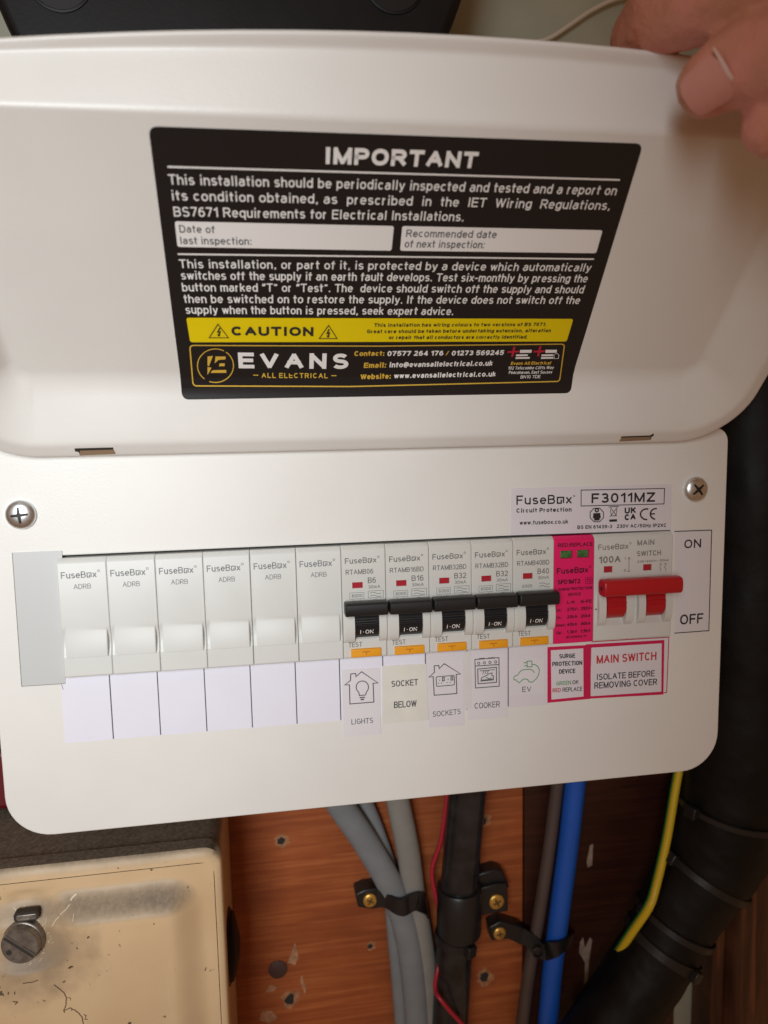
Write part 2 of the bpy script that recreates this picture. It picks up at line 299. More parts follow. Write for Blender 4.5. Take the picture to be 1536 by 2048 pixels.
# ------------------------------------------------------------------ stroke lettering
def A(cx, cy, rx, ry, a0, a1, n=None):
    n = n or max(3, int(abs(a1 - a0) / 22)); e = .92; out = []
    for k in range(n + 1):
        t = rad(a0 + (a1 - a0) * k / n); c, s_ = math.cos(t), math.sin(t)
        out.append((cx + rx * math.copysign(abs(c) ** e, c), cy + ry * math.copysign(abs(s_) ** e, s_)))
    return out
XH = .70
def closed(p): return p[:-1] + ['z'] if False else p + ['z']
G = {
 'A': (.86, [[(0, 0), (.5, 1), (1, 0)], [(.19, .36), (.81, .36)]]),
 'B': (.72, [[(0, 0), (0, 1), (.55, 1)] + A(.55, .765, .38, .235, 90, -90)[1:] + [(0, .53)], [(.5, .53), (.55, .53)] + A(.55, .265, .45, .265, 90, -90)[1:] + [(0, 0)]]),
 'C': (.80, [A(.5, .5, .5, .5, 40, 320)]),
 'D': (.78, [[(0, 0), (0, 1), (.42, 1)] + A(.42, .5, .58, .5, 90, -90)[1:] + [(0, 0), 'z']]),
 'E': (.66, [[(1, 1), (0, 1), (0, 0), (1, 0)], [(0, .52), (.92, .52)]]),
 'F': (.62, [[(1, 1), (0, 1), (0, 0)], [(0, .5), (.86, .5)]]),
 'G': (.84, [A(.5, .5, .5, .5, 40, 312) + [(1, .18), (1, .48), (.56, .48)]]),
 'H': (.76, [[(0, 0), (0, 1)], [(1, 0), (1, 1)], [(0, .52), (1, .52)]]),
 'I': (.12, [[(.5, 0), (.5, 1)]]),
 'J': (.56, [[(1, 1), (1, .3)] + A(.5, .28, .5, .28, 0, -180)[1:]]),
 'K': (.74, [[(0, 0), (0, 1)], [(.95, 1), (0, .38)], [(.33, .6), (1, 0)]]),
 'L': (.60, [[(0, 1), (0, 0), (1, 0)]]),
 'M': (.92, [[(0, 0), (0, 1), (.5, 0), (1, 1), (1, 0)]]),
 'N': (.76, [[(0, 0), (0, 1), (1, 0), (1, 1)]]),
 'O': (.86, [A(.5, .5, .5, .5, 0, 360)[:-1] + ['z']]),
 'P': (.70, [[(0, 0), (0, 1), (.58, 1)] + A(.58, .73, .42, .27, 90, -90)[1:] + [(0, .46)]]),
 'Q': (.86, [A(.5, .5, .5, .5, 0, 360)[:-1] + ['z'], [(.6, .28), (1, -.06)]]),
 'R': (.76, [[(0, 0), (0, 1), (.58, 1)] + A(.58, .74, .38, .26, 90, -90)[1:] + [(0, .48)], [(.52, .48), (1, 0)]]),
 'S': (.72, [A(.5, .755, .45, .245, 28, 270) + A(.5, .255, .5, .255, 90, -152)[1:]]),
 'T': (.72, [[(0, 1), (1, 1)], [(.5, 1), (.5, 0)]]),
 'U': (.76, [[(0, 1), (0, .36)] + A(.5, .36, .5, .36, 180, 360)[1:] + [(1, 1)]]),
 'V': (.82, [[(0, 1), (.5, 0), (1, 1)]]),
 'W': (1.14, [[(0, 1), (.24, 0), (.5, 1), (.76, 0), (1, 1)]]),
 'X': (.80, [[(0, 0), (1, 1)], [(0, 1), (1, 0)]]),
 'Y': (.80, [[(0, 1), (.5, .44), (1, 1)], [(.5, .44), (.5, 0)]]),
 'Z': (.72, [[(0, 1), (1, 1), (0, 0), (1, 0)]]),
 'a': (.60, [A(.5, XH - .19, .42, .19, 160, 0) + [(.92, .15), (1, 0)], [(.92, .42)] + A(.44, .2, .44, .22, 80, 290) + [(.92, .22)]]),
 'b': (.60, [[(0, 1), (0, 0)], A(.5, XH / 2, .5, XH / 2, 160, -160)]),
 'c': (.56, [A(.5, XH / 2, .5, XH / 2, 42, 318)]),
 'd': (.60, [[(1, 1), (1, 0)], A(.5, XH / 2, .5, XH / 2, 20, 340)]),
 'e': (.60, [[(.02, XH * .52), (1, XH * .52)] + A(.5, XH / 2, .5, XH / 2, 6, 322)]),
 'f': (.34, [[(.36, 0), (.36, .78)] + A(.95, .8, .6, .2, 180, 95)[1:], [(0, XH), (1, XH)]]),
 'g': (.60, [[(1, XH), (1, 0)] + A(.5, -.02, .5, .24, 0, -165)[1:], A(.5, XH / 2, .5, XH / 2, 20, 340)]),
 'h': (.56, [[(0, 1), (0, 0)], [(0, .46)] + A(.5, XH - .26, .5, .26, 165, 0) + [(1, 0)]]),
 'i': (.12, [[(.5, 0), (.5, XH)], [(.5, 1.02), (.5, 1.04)]]),
 'j': (.2, [[(1, XH), (1, -.16), (0, -.26)], [(1, 1.02), (1, 1.04)]]),
 'k': (.54, [[(0, 0), (0, 1)], [(.92, XH), (0, .28)], [(.34, .44), (1, 0)]]),
 'l': (.12, [[(.5, 0), (.5, 1)]]),
 'm': (.92, [[(0, 0), (0, XH)], [(0, .46)] + A(.25, XH - .24, .25, .24, 165, 0) + [(.5, 0)], [(.5, .46)] + A(.75, XH - .24, .25, .24, 165, 0) + [(1, 0)]]),
 'n': (.56, [[(0, 0), (0, XH)], [(0, .46)] + A(.5, XH - .26, .5, .26, 165, 0) + [(1, 0)]]),
 'o': (.62, [A(.5, XH / 2, .5, XH / 2, 0, 360)[:-1] + ['z']]),
 'p': (.60, [[(0, XH), (0, -.26)], A(.5, XH / 2, .5, XH / 2, 160, -160)]),
 'q': (.60, [[(1, XH), (1, -.26)], A(.5, XH / 2, .5, XH / 2, 20, 340)]),
 'r': (.34, [[(0, 0), (0, XH)], [(0, .42)] + A(.9, XH - .3, .9, .3, 170, 95)]),
 's': (.54, [A(.5, XH * .755, .45, XH * .245, 28, 270) + A(.5, XH * .255, .5, XH * .255, 90, -152)[1:]]),
 't': (.32, [[(.38, .96), (.38, .16)] + A(.95, .17, .57, .17, 180, 265)[1:], [(0, XH), (1, XH)]]),
 'u': (.56, [[(0, XH), (0, .26)] + A(.5, .26, .5, .26, 180, 350)[1:] + [(1, .3)], [(1, XH), (1, 0)]]),
 'v': (.58, [[(0, XH), (.5, 0), (1, XH)]]),
 'w': (.84, [[(0, XH), (.25, 0), (.5, XH), (.75, 0), (1, XH)]]),
 'x': (.56, [[(0, 0), (1, XH)], [(0, XH), (1, 0)]]),
 'y': (.58, [[(0, XH), (.5, 0)], [(1, XH), (.42, -.2), (.1, -.26)]]),
 'z': (.54, [[(0, XH), (1, XH), (0, 0), (1, 0)]]),
 '0': (.62, [A(.5, .5, .5, .5, 0, 360)[:-1] + ['z']]),
 '1': (.34, [[(0, .76), (1, 1), (1, 0)]]),
 '2': (.62, [A(.48, .73, .48, .27, 165, -28) + [(0, 0), (1, 0)]]),
 '3': (.62, [A(.46, .75, .46, .25, 155, -90) + [(.3, .51)], [(.4, .51)] + A(.48, .255, .52, .255, 90, -155)]),
 '4': (.66, [[(.76, 0), (.76, 1), (0, .27), (1, .27)]]),
 '5': (.62, [[(.92, 1), (.16, 1), (.05, .5)] + A(.47, .32, .53, .32, 125, -150)]),
 '6': (.62, [A(.5, .31, .5, .31, 180, -180), A(.62, .4, .62, .6, 180, 62)]),
 '7': (.60, [[(0, 1), (1, 1), (.32, 0)]]),
 '8': (.62, [A(.5, .755, .44, .245, -90, 270)[:-1] + ['z'], A(.5, .255, .5, .255, -90, 270)[:-1] + ['z']]),
 '9': (.62, [A(.5, .69, .5, .31, 0, 360), A(.38, .6, .62, .6, 0, -118)]),
 '.': (.12, [[(.5, 0), (.5, .03)]]), ',': (.14, [[(.7, .04), (.7, -.04)], [(.7, -.04), (.3, -.15)]]), ':': (.12, [[(.5, 0), (.5, .03)], [(.5, .63), (.5, .66)]]),
 '/': (.42, [[(0, 0), (1, 1)]]), '-': (.34, [[(0, .4), (1, .4)]]), '_': (.5, [[(0, 0), (1, 0)]]),
 '·': (.14, [[(.5, .47), (.5, .5)]]), '“': (.34, [[(.3, 1), (0, .8), (.1, .74)], [(1, 1), (.7, .8), (.8, .74)]]), '”': (.34, [[(.2, 1), (.25, .92), (0, .74)], [(.9, 1), (.95, .92), (.7, .74)]]),
 '~': (.6, [[(0, .38)] + A(.27, .42, .25, .13, 160, 20) + A(.75, .46, .25, .13, 200, 340)]),
 '@': (1.0, [A(.52, .4, .2, .2, 0, 360)[:-1] + ['z'], [(.74, .62), (.72, .3)] + A(.86, .32, .14, .14, 190, 330) + A(.5, .4, .5, .56, 10, 290)]),
 '#': (.74, [[(0, 0), (0, .74), (1, .74), (1, .1)], [(0, 0), (.62, 0)], [(.62, 0), (.62, .36)]]),   # squared o of the maker's name
 '®': (.3, [A(.5, .84, .5, .14, 0, 360)[:-1] + ['z']]),
}
def thick(pts, hw, lift=0.0):
    """one polyline -> quads of width 2*hw with mitred joints (2D)"""
    cl = pts[-1] == 'z'; P = [np.array(p, float) for p in pts if not isinstance(p, str)]
    Q = [P[0]]
    for p in P[1:]:
        if np.linalg.norm(p - Q[-1]) > 1e-6: Q.append(p)
    P = Q; n = len(P)
    if cl and np.linalg.norm(P[0] - P[-1]) < 1e-6: P = P[:-1]; n -= 1
    v = []
    for i in range(n):
        a = P[i] - P[i - 1] if (i > 0 or cl) else P[1] - P[0]
        b = P[(i + 1) % n] - P[i] if (i < n - 1 or cl) else a
        if i == n - 1 and not cl: b = a
        a = a / np.linalg.norm(a); b = b / np.linalg.norm(b)
        na, nb = np.array([-a[1], a[0]]), np.array([-b[1], b[0]]); m = na + nb; L = np.linalg.norm(m)
        if L < .3: m = na; sc = hw
        else: m = m / L; sc = min(hw / max(m @ na, .2), 1.9 * hw)
        v += [P[i] + m * sc, P[i] - m * sc]
    k = n if cl else n - 1
    return v, [(2 * i, 2 * i + 1, 2 * ((i + 1) % n) + 1, 2 * ((i + 1) % n)) for i in range(k)]
class Surf:
    """a surface in the place: uv(px,py) finds where a sight line meets it, p(u,v,h) gives a point h mm off it"""
    def __init__(s, y=0.0): s.y = y
    def uv(s, px, py): q = at(px, py, s.y); return np.array([q[0], q[2]])
    def p(s, u, v, h=0): return (u, s.y - h, v)
LAYER = [0]
def stroke_on(mb, surf, pts, hw, h):
    LAYER[0] = (LAYER[0] + 1) % 7
    v, f = thick(pts, hw); mb.add([surf.p(q[0], q[1], h + .012 * LAYER[0]) for q in v], f)
def pieces(P, w, ht):
    """cut a stroke at its sharp turns and square off its straight ends"""
    cl = P[-1] == 'z'; Q = [np.array(p, float) for p in P if not isinstance(p, str)]
    if cl: return [P]
    out, cur = [], [Q[0]]
    for i in range(1, len(Q)):
        cur.append(Q[i])
        if i < len(Q) - 1:
            a, b = Q[i] - Q[i - 1], Q[i + 1] - Q[i]
            if a @ b < -.3 * np.linalg.norm(a) * np.linalg.norm(b): out.append(cur); cur = [Q[i]]
    out.append(cur); res = []
    for c in out:
        c = [p.copy() for p in c]
        for e, f in ((0, 1), (-1, -2)):
            d = c[e] - c[f]; L = np.linalg.norm(d) + 1e-9; straight = len(c) == 2 or L > .28 * ht
            if not straight:
                d2 = c[f] - c[f + (1 if e == 0 else -1)]; straight = abs(d @ d2) < .8 * L * np.linalg.norm(d2)
            if straight:
                ax = max(abs(d[0]), abs(d[1])) / L; c[e] = c[e] + d / L * w * (1.0 if ax > .985 else .5)
        res.append([tuple(p) for p in c])
    return res
def text_on(mb, surf, st, u0, u1, v, ht, hw=.065, h=.05, v1=None, track=.16, just=False, word=.42, hwx=None):
    """st between u0 and u1 (fitted), baseline v .. v1, cap height ht; hw = half stroke / cap height"""
    def glyphs(word):
        x = 0; lay = []
        for c in st:
            if c == ' ': x += word; continue
            w, ss = G[c]; w = w * (1 - 2 * .065) + 2 * hw
            lay.append((c, x, w)); x += w + track
        return lay, x - track
    lay, W_ = glyphs(word); k = (u1 - u0) / (W_ * ht); gx = ht * k
    if just and ' ' in st:
        ns = st.count(' '); want = (u1 - u0) / (ht * just)
        lay, W_ = glyphs(word + (want - W_) / ns); gx = ht * just
    dv = ((v1 if v1 is not None else v) - v) / (u1 - u0)
    for c, x, w in lay:
        for st_ in G[c][1]:
            P = []
            for q in st_:
                if isinstance(q, str): P.append(q); continue
                X = (x + hw + q[0] * (w - 2 * hw)) * gx; Y = (hw + q[1] * (1 - 2 * hw)) * ht
                P.append((u0 + X, v + dv * X + Y))
            w_ = (hw * .6 if c == '®' else hw) * ht * (hwx or 1)
            for piece in pieces(P, w_, ht): stroke_on(mb, surf, piece, w_, h)
def text_px(mb, surf, st, L, R, hpx, hw=.065, h=.05, **k):
    a = surf.uv(*L); b = surf.uv(*R); t = surf.uv(L[0], L[1] - hpx)
    text_on(mb, surf, st, a[0], b[0], a[1], t[1] - a[1], hw, h, v1=b[1], **k)
def poly_px(mb, surf, pts, hw, h, sc=1, ox=0, oy=0, z=False):
    P = [tuple(surf.uv(p[0] / sc + ox, p[1] / sc + oy)) for p in pts]
    stroke_on(mb, surf, P + (['z'] if z else []), hw, h)
def fill_px(mb, surf, pts, h, sc=1, ox=0, oy=0):
    P = [surf.uv(p[0] / sc + ox, p[1] / sc + oy) for p in pts]
    mb.add([surf.p(q[0], q[1], h) for q in P], [tuple(range(len(P)))])
def sheet_px(mb, surf, pts, h0, h1):
    """thin card: four corners seen from the camera, thickness h0..h1 off the surface"""
    P = [surf.uv(*p) for p in pts]; n = len(P)
    mb.add([surf.p(q[0], q[1], h0) for q in P] + [surf.p(q[0], q[1], h1) for q in P],
           [tuple(range(n)), tuple(range(2 * n - 1, n - 1, -1))] + [(i, (i + 1) % n, n + (i + 1) % n, n + i) for i in range(n)])
PANEL = Surf(0.0)

# ------------------------------------------------------------------ the setting: plaster wall, plywood board, timber post
BY = 90.0                       # front of the plywood
w = MB().box(-700, 900, 108, 130, -700, 700).build('wall', 'wall'); w['kind'] = 'structure'
brd = thing('plywood_board', 'orange brown plywood board the cables are clipped to', 'board', (100, BY, -200))
bx1 = at(1347, 2000, BY)[0]
bxm = at(1046, 1750, BY)[0]
MB().box(-260 - 100, bxm - 100, 0, 17, -300, 345).build('panel', 'ply', brd, bevel=.6)
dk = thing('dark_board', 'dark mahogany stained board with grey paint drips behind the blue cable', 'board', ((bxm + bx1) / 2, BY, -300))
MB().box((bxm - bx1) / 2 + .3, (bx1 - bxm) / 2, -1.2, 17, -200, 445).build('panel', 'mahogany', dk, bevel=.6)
def disc(mb, px, py, rpx, y, h=.15, n=14, jitter=.0):
    c = at(px, py, y); r = abs(at(px + rpx, py, y)[0] - c[0])
    pts = [(c[0] + r * (1 + jitter * random.uniform(-1, 1)) * math.cos(6.2832 * k / n), y - h, c[2] + r * (1 + jitter * random.uniform(-1, 1)) * math.sin(6.2832 * k / n)) for k in range(n)]
    mb.add(pts, [tuple(range(n))])
for px, py, r, nm in ((562, 1682, 10, 'screw_hole'), (740, 1893, 6, 'screw_hole'), (743, 1755, 5, 'screw_hole'), (580, 1998, 12, 'screw_hole'), (966, 1642, 9, 'screw_hole'), (968, 1955, 11, 'screw_hole')):
    m_ = MB(); disc(m_, px, py, r * .85, BY, .12, 14, .3); off(m_, (100, BY, -200)).build(nm, 'cavity', brd)
    m_ = MB(); disc(m_, px + 2, py - 1, r * 1.55, BY, .06, 16, .3); off(m_, (100, BY, -200)).build('bare_wood', mat('splintered_wood', (.36, .16, .07), .8, var=.3, vscale=300) if 'sw' not in M else M['sw'], brd)
m_ = MB(); c = at(556, 1938, BY); m_.lathe([(5.2, 0), (5.2, .7), (4.9, .9), (0.01, .75)], (c[0], BY, c[2]), (0, -1, 0), 20)
off(m_, (100, BY, -200)).build('plug', mat('brown_plug', (.075, .035, .028), .6, var=.15), brd, smooth=40)
def smear(pts, y, own, oloc, nm, mm='drip'):
    P = [at(q[0], q[1], y) for q in pts]; m_ = MB(); n = len(P)
    m_.add([(q[0], y - .12, q[2]) for q in P] + [(q[0], y + .3, q[2]) for q in P], [tuple(range(n))] + [(i, (i + 1) % n, n + (i + 1) % n, n + i) for i in range(n)])
    off(m_, oloc).build(nm, mm, own)
for p in (((575, 1925), (585, 1900), (590, 1885), (597, 1915), (590, 1930)), ((530, 1985), (540, 1970), (557, 1973), (548, 1982)), ((518, 2040), (525, 2020), (545, 2022), (555, 2035), (540, 2046)), ((604, 1950), (612, 1975), (610, 1990), (600, 1960))):
    smear(p, BY, brd, (100, BY, -200), 'paint_fleck', 'fleck')
for p in (((1180, 1690), (1186, 1688), (1184, 1730), (1176, 1735), (1173, 1725)), ((1160, 1885), (1166, 1874), (1170, 1895), (1180, 1874), (1184, 1880), (1178, 1920), (1174, 1985), (1176, 2048), (1163, 2048), (1168, 1980), (1170, 1925), (1158, 1905))):
    smear(p, BY - 1.2, dk, ((bxm + bx1) / 2, BY, -300), 'paint_drip')
# moulded timber post to the right of the board
px0 = at(1432, 1900, 84)[0]
post = thing('timber_post', 'dark brown moulded timber post at the lower right', 'post', (px0, 84, -300))
MB().box(0, 9, 3, 24, -300, 900).build('fillet', 'post', post, bevel=1.5, seg=3)
MB().prism([(9, 24), (9, -2), (12, -6), (19, -6), (22, -2), (22, 24)], -300, 900, 'z').build('bead', 'post', post, bevel=1.2, seg=3)
MB().box(22, 140, -1, 24, -300, 900).build('board', 'post', post, bevel=1)

# ------------------------------------------------------------------ consumer unit: body, front plate, lid
UX0, UX1, UZ0, UZ1 = -10.2, 289.3, -125.7, 27.0
MX0, PITCH, MZ = 15.6, 17.69, -16.4          # module row: left edge, pitch, top
cu = thing('consumer_unit', 'white metal consumer unit with its lid held open above the breakers', 'fuse box', (139.5, 0, -125.7))
CU0 = (139.5, 0, -125.7)
def sub(mb): return off(mb, CU0)
sub(MB().box(UX0 + 1.5, UX1 - 1.5, 14, 88, UZ0 + 1.5, UZ1 - 1)).build('enclosure', 'case', cu, bevel=2)
apt = [(MX0 - .9, -62.6), (MX0 + 14 * PITCH + .6, -62.6), (MX0 + 14 * PITCH + .6, MZ + .85), (MX0 - .9, MZ + .85)]
me = plate(rrect(UX0, UX1, UZ0, UZ1, (17, 17, 6, 6), 10), [apt], 1.6, .55)
fp = bpy.data.objects.new('front_plate', me); COL.objects.link(fp); me.materials.append(M['white']); fp.parent = cu
fp.location = Vector((-CU0[0], 0, -CU0[2])) * MM
sk = MB()
oo = rrect(UX0 + .3, UX1 - .3, UZ0 + .3, UZ1 - .3, (16.7, 16.7, 6, 6), 10); n_ = len(oo)
sk.add([(p[0], 1.4, p[1]) for p in oo] + [(p[0], 16, p[1]) for p in oo], [(i, (i + 1) % n_, n_ + (i + 1) % n_, n_ + i) for i in range(n_)])
sub(sk).build('skirt', 'white', cu, smooth=40)
# dark rail and cavity seen in the gap over the modules
sub(MB().box(MX0 - 3, MX0 + 14 * PITCH + 3, 11, 13.9, -70, -8)).build('rail_cover', 'cavity', cu)
# cover screws
def panhead(org, R, hgt, name, m, mdark, parent, base, ax=(0, -1, 0), spin=20, slotlen=.62, arm=1.0):
    o = MB(); pr = [(R, 0), (R, hgt * .3)] + [(R * math.cos(t), hgt * .3 + hgt * .7 * math.sin(t)) for t in (.3, .6, .9, 1.2)] + [(0.02, hgt)]
    o.lathe(pr, org, ax, 32); ob = off(o, base).build(name, m, parent, smooth=50)
    r = MB(); dome = lambda q: hgt * .3 + hgt * .7 * math.sqrt(max(0, 1 - (q / R) ** 2))
    for k in (0, 1):
        t = rad(spin + 90 * k); dx, dz = math.cos(t), math.sin(t); L = R * slotlen; v = []
        for i in range(11):
            q = -1 + .2 * i; wd = arm * R * (.17 - .07 * abs(q))
            for sgn in (-1, 1): v.append((org[0] + q * dx * L - sgn * dz * wd, org[1] - dome(abs(q) * L) - .05 - .03 * k, org[2] + q * dz * L + sgn * dx * wd))
        r.add(v, [(2 * i, 2 * i + 1, 2 * i + 3, 2 * i + 2) for i in range(10)])
    rc = off(r, base).build('cross_recess', mdark, ob)
    return ob
for (px, py, sp) in ((40, 1030, 95), (1394, 979, 40)):
    q = at(px, py, -1.5)
    panhead((q[0], .1, q[2]), 5.4, 3.0, 'cover_screw', 'steel', 'dark_steel', cu, CU0, spin=sp, slotlen=.56, arm=.7)

LA, LE, LD = rad(41.3167), 36.0, 12.0
LN = np.array([0, -math.cos(LA), -math.sin(LA)]); LDIR = np.array([0, -math.sin(LA), math.cos(LA)])
S0, SI, S1I = -8.6, 21.0, 105.6
XO0, XO1, XI0, XI1 = -12.0, 287.5, 10.5, 264.0
def lprof(w, f):
    """height of the lid's inside over its flat face: flange, sloping wall, fillet"""
    a, b = .15, .24
    w = min(max(w, 0), 1)
    if w <= a: return LD
    # straight wall between b and 1-f, joined by parabolas
    x1 = 1 - f; k = LD / (x1 + f / 2 - (a + b) / 2)
    if w < b: return LD - k * (w - a) ** 2 / (2 * (b - a))
    if w < x1: return LD - k * (w - (a + b) / 2)
    return k * (1 - w) ** 2 / (2 * f)
FH = .32
class LidSurf(Surf):
    def t(s, u, v): return lprof((v - S0) / (SI - S0), FH) if v < SI else 0.0
    def p(s, u, v, h=0):
        q = np.array([u, 0, LE]) + LDIR * v + LN * (s.t(u, v) + h); return tuple(q)
    def uv(s, px, py):
        d = ray(px, py); t = 0.0
        for _ in range(25):
            o = np.array([0, 0, LE]) + LN * t; k = ((o - CAM) @ LN) / (d @ LN); q = CAM + k * d
            u, v = q[0], (q - o) @ LDIR; t = .5 * t + .5 * s.t(u, v)
        return np.array([u, v])
LID = LidSurf()
def lid_mesh():
    ro, ri, nc = 25.0, 5.0, 14
    def ring(x0, x1, s0, s1, r, bow):
        out = []
        def B(x): return -.0004 * ((x - 165) ** 2) if bow else 0
        for k in range(nc + 1):
            w = rad(180 + 90 * k / nc); out.append((x0 + r + r * math.cos(w), s0 + r + r * math.sin(w), 'c'))
        for k in range(1, 12): out.append((x0 + r + (x1 - x0 - 2 * r) * k / 12, s0, 'b'))
        for k in range(nc + 1):
            w = rad(270 + 90 * k / nc); out.append((x1 - r + r * math.cos(w), s0 + r + r * math.sin(w), 'c'))
        for k in range(1, 6): out.append((x1, s0 + r + (s1 - s0 - 2 * r) * k / 6, 'e'))
        for k in range(nc + 1):
            w = rad(90 * k / nc); x = x1 - r + r * math.cos(w); out.append((x, s1 - r + r * math.sin(w) + B(x), 'f'))
        for k in range(1, 16):
            x = x1 - r - (x1 - x0 - 2 * r) * k / 16; out.append((x, s1 + B(x), 't'))
        for k in range(nc + 1):
            w = rad(90 + 90 * k / nc); x = x0 + r + r * math.cos(w); out.append((x, s1 - r + r * math.sin(w) + B(x), 'f'))
        for k in range(1, 6): out.append((x0, s1 - r - (s1 - s0 - 2 * r) * k / 6, 'e'))
        return out
    O = ring(XO0, XO1, S0, 125.2, ro, True); I = ring(XI0, XI1, SI, S1I, ri, False); n = len(O)
    FI = {'c': .16, 'b': FH, 'e': .13, 'f': .16, 't': .14}
    fi = [FI[o[2]] for o in O]
    for _ in range(6): fi = [(fi[i - 1] + 2 * fi[i] + fi[(i + 1) % n]) / 4 if O[i][2] == 'c' else fi[i] for i in range(n)]
    def D(sv):          # the free end flares away from the breakers as a finger lip
        k = min(1, max(0, (sv - 72) / 40)); k = k * k * (3 - 2 * k); return LD + (-11.5 - LD) * k
    lev = [0, .03, .08, .13, .15, .17, .19, .21, .24, .35, .5, .62] + [.66 + .02 * k for k in range(18)]
    v = []; mb = MB()
    def pt(x, s, t): return np.array([x, 0, LE]) + LDIR * s + LN * t
    for i, (o, q) in enumerate(zip(O, I)):
        col = []
        # rolled outer edge and the outside skin
        d_ = D(o[1])
        for wv, dt in ((.05, -2.6), (-.012, -2.2), (-.02, -1.2), (-.012, -.35)): col.append((wv, d_ + dt))
        for wv in lev: col.append((wv, lprof(wv, fi[i]) * d_ / LD - (.12 if wv == 0 else 0)))
        for wv, t in col:
            v.append(pt(o[0] + (q[0] - o[0]) * wv, o[1] + (q[1] - o[1]) * wv, t))
    m = 4 + len(lev)
    f = [(i * m + j, ((i + 1) % n) * m + j, ((i + 1) % n) * m + j + 1, i * m + j + 1) for i in range(n) for j in range(m - 1)]
    f.append(tuple(i * m + m - 1 for i in range(n)))
    # outside skin: wall and back
    b0 = len(v)
    for i, (o, q) in enumerate(zip(O, I)): v.append(pt(o[0] + (q[0] - o[0]) * .95, o[1] + (q[1] - o[1]) * .95, -1.2))
    f += [(i * m, ((i + 1) % n) * m, b0 + (i + 1) % n, b0 + i) for i in range(n)]; f.append(tuple(b0 + i for i in range(n)))
    return mb.add(v, f)
lid = sub(lid_mesh()).build('lid', 'white', cu, smooth=60)
# hinge slots in the flange, each with the bent metal tongue of the front plate showing through
def lid_px(px, py, t):
    d = ray(px, py); o = np.array([0, 0, LE]) + LN * t; k = ((o - CAM) @ LN) / (d @ LN); return CAM + k * d
for pts, tongue in ((((149, 897), (226, 895), (229, 907), (160, 910), (157, 904), (150, 903)), ((160, 902), (227, 900), (231, 908), (159, 911))),
                    (((1243, 873), (1300, 871), (1307, 867), (1308, 871), (1303, 874), (1302, 879), (1240, 882)), ((1243, 876), (1301, 874), (1301, 880), (1239, 883)))):
    for q, nm, mm, t0, t1 in ((pts, 'hinge_slot', 'slot', LD - .4, LD + .06), (tongue, 'hinge_tongue', 'slot_metal', LD - .3, LD + .25)):
        mb = MB(); a = [lid_px(*p, t1) for p in q]; b = [p + LN * (t0 - t1) for p in a]; n = len(a)
        mb.add(a + b, [tuple(range(n)), tuple(range(2 * n - 1, n - 1, -1))] + [(i, (i + 1) % n, n + (i + 1) % n, n + i) for i in range(n)])
        sub(mb).build(nm, mm, lid)

# ------------------------------------------------------------------ modules
def hfield(us, vs, H, back=-12.0):
    """front surface h(u,v) over a breakpoint grid plus side walls; root at the module's top left on the plate"""
    mb = MB(); nu, nv = len(us), len(vs)
    v = [(u, -H(u, q), -q) for u in us for q in vs]
    f = [(i * nv + j, i * nv + j + 1, (i + 1) * nv + j + 1, (i + 1) * nv + j) for i in range(nu - 1) for j in range(nv - 1)]
    edge = [(i, 0) for i in range(nu)] + [(nu - 1, j) for j in range(1, nv)] + [(i, nv - 1) for i in range(nu - 2, -1, -1)] + [(0, j) for j in range(nv - 2, 0, -1)]
    k = len(edge); base = len(v); v += [(us[i], -back, -vs[j]) for i, j in edge]
    f += [(edge[a][0] * nv + edge[a][1], edge[(a + 1) % k][0] * nv + edge[(a + 1) % k][1], base + (a + 1) % k, base + a) for a in range(k)]
    f.append(tuple(base + a for a in range(k)))
    return mb.add(v, f)
def brk(*xs): return sorted(x for x in xs)
E_ = .03
MODW = PITCH - .16; MODH = 45.5
class Face(Surf):
    """front of a module in its own frame: u to the right, v down from its top"""
    def __init__(s, h): s.h = h
    def p(s, u, v, h=0): return (u, -(s.h + h), v)
def ltext(mb, face, st, u0, u1, vb, ht, **k): text_on(mb, face, st, u0, u1, -vb, ht, **k)
def lline(mb, face, pts, hw, h=.05, z=False): stroke_on(mb, face, [(p[0], -p[1]) for p in pts] + (['z'] if z else []), hw, h)
F3 = Face(3.0)
def base_h(u, v, w=MODW):
    h = 3.0
    if v < 2.2: h = 3.0 - 2.0 * ((2.2 - v) / 2.2) ** 2
    if v > MODH - .5: h = min(h, 2.7)
    e = min(u, w - u)
    if e < .25: h -= .25 - e
    return h
mod_x = lambda i: MX0 + PITCH * i

# blank modules (six)
def blank_body():
    us = [0, .12, .3, 1.3, 1.33, 1.9, 16.1, 16.4, 16.43, MODW - .3, MODW - .12, MODW]
    vs = [0, .4, .9, 1.5, 2.2, 26.0] + [27.2 + .9 * k for k in range(12)] + [37.7, 37.74, MODH - .5, MODH]
    def H(u, v):
        h = base_h(u, v)
        if 26.5 < v < 37.72:
            if 1.31 < u < 16.42:
                t = (v - 27.2) / 10.5; h = 3.0 + .85 * math.sin(max(0, min(1, t)) * math.pi * .58) ** 1.3 - (.2 if u > 16.3 or u < 1.5 else 0)
            else: h -= .0 + 1.3 * max(0, math.sin(max(0, (v - 27.0)) / 10.7 * math.pi))
        return h
    return hfield(us, vs, H)
BL = ['blank white filler module beside the grey plate, first of the row', 'blank white filler module with one other blank between it and the grey plate',
      'third blank white filler module counted from the grey plate', 'fourth blank white filler module counted from the grey plate',
      'blank white filler module with one other blank between it and the B6 breaker', 'blank white filler module right beside the B6 breaker']
r0 = thing('blank_module', BL[0], 'blank module', (mod_x(0), 0, MZ), 'blank filler modules')
blank_body().build('faceplate', 'blank', r0, smooth=28)
lm = MB()
ltext(lm, F3, 'FuseB#x', 1.3, 13.9, 7.4, 2.5, hw=.07, h=.05); ltext(lm, F3, '®', 14.2, 15.3, 7.4, 3.0, hw=.05); ltext(lm, F3, 'ADRB', 5.5, 11.7, 11.6, 1.95, hw=.055)
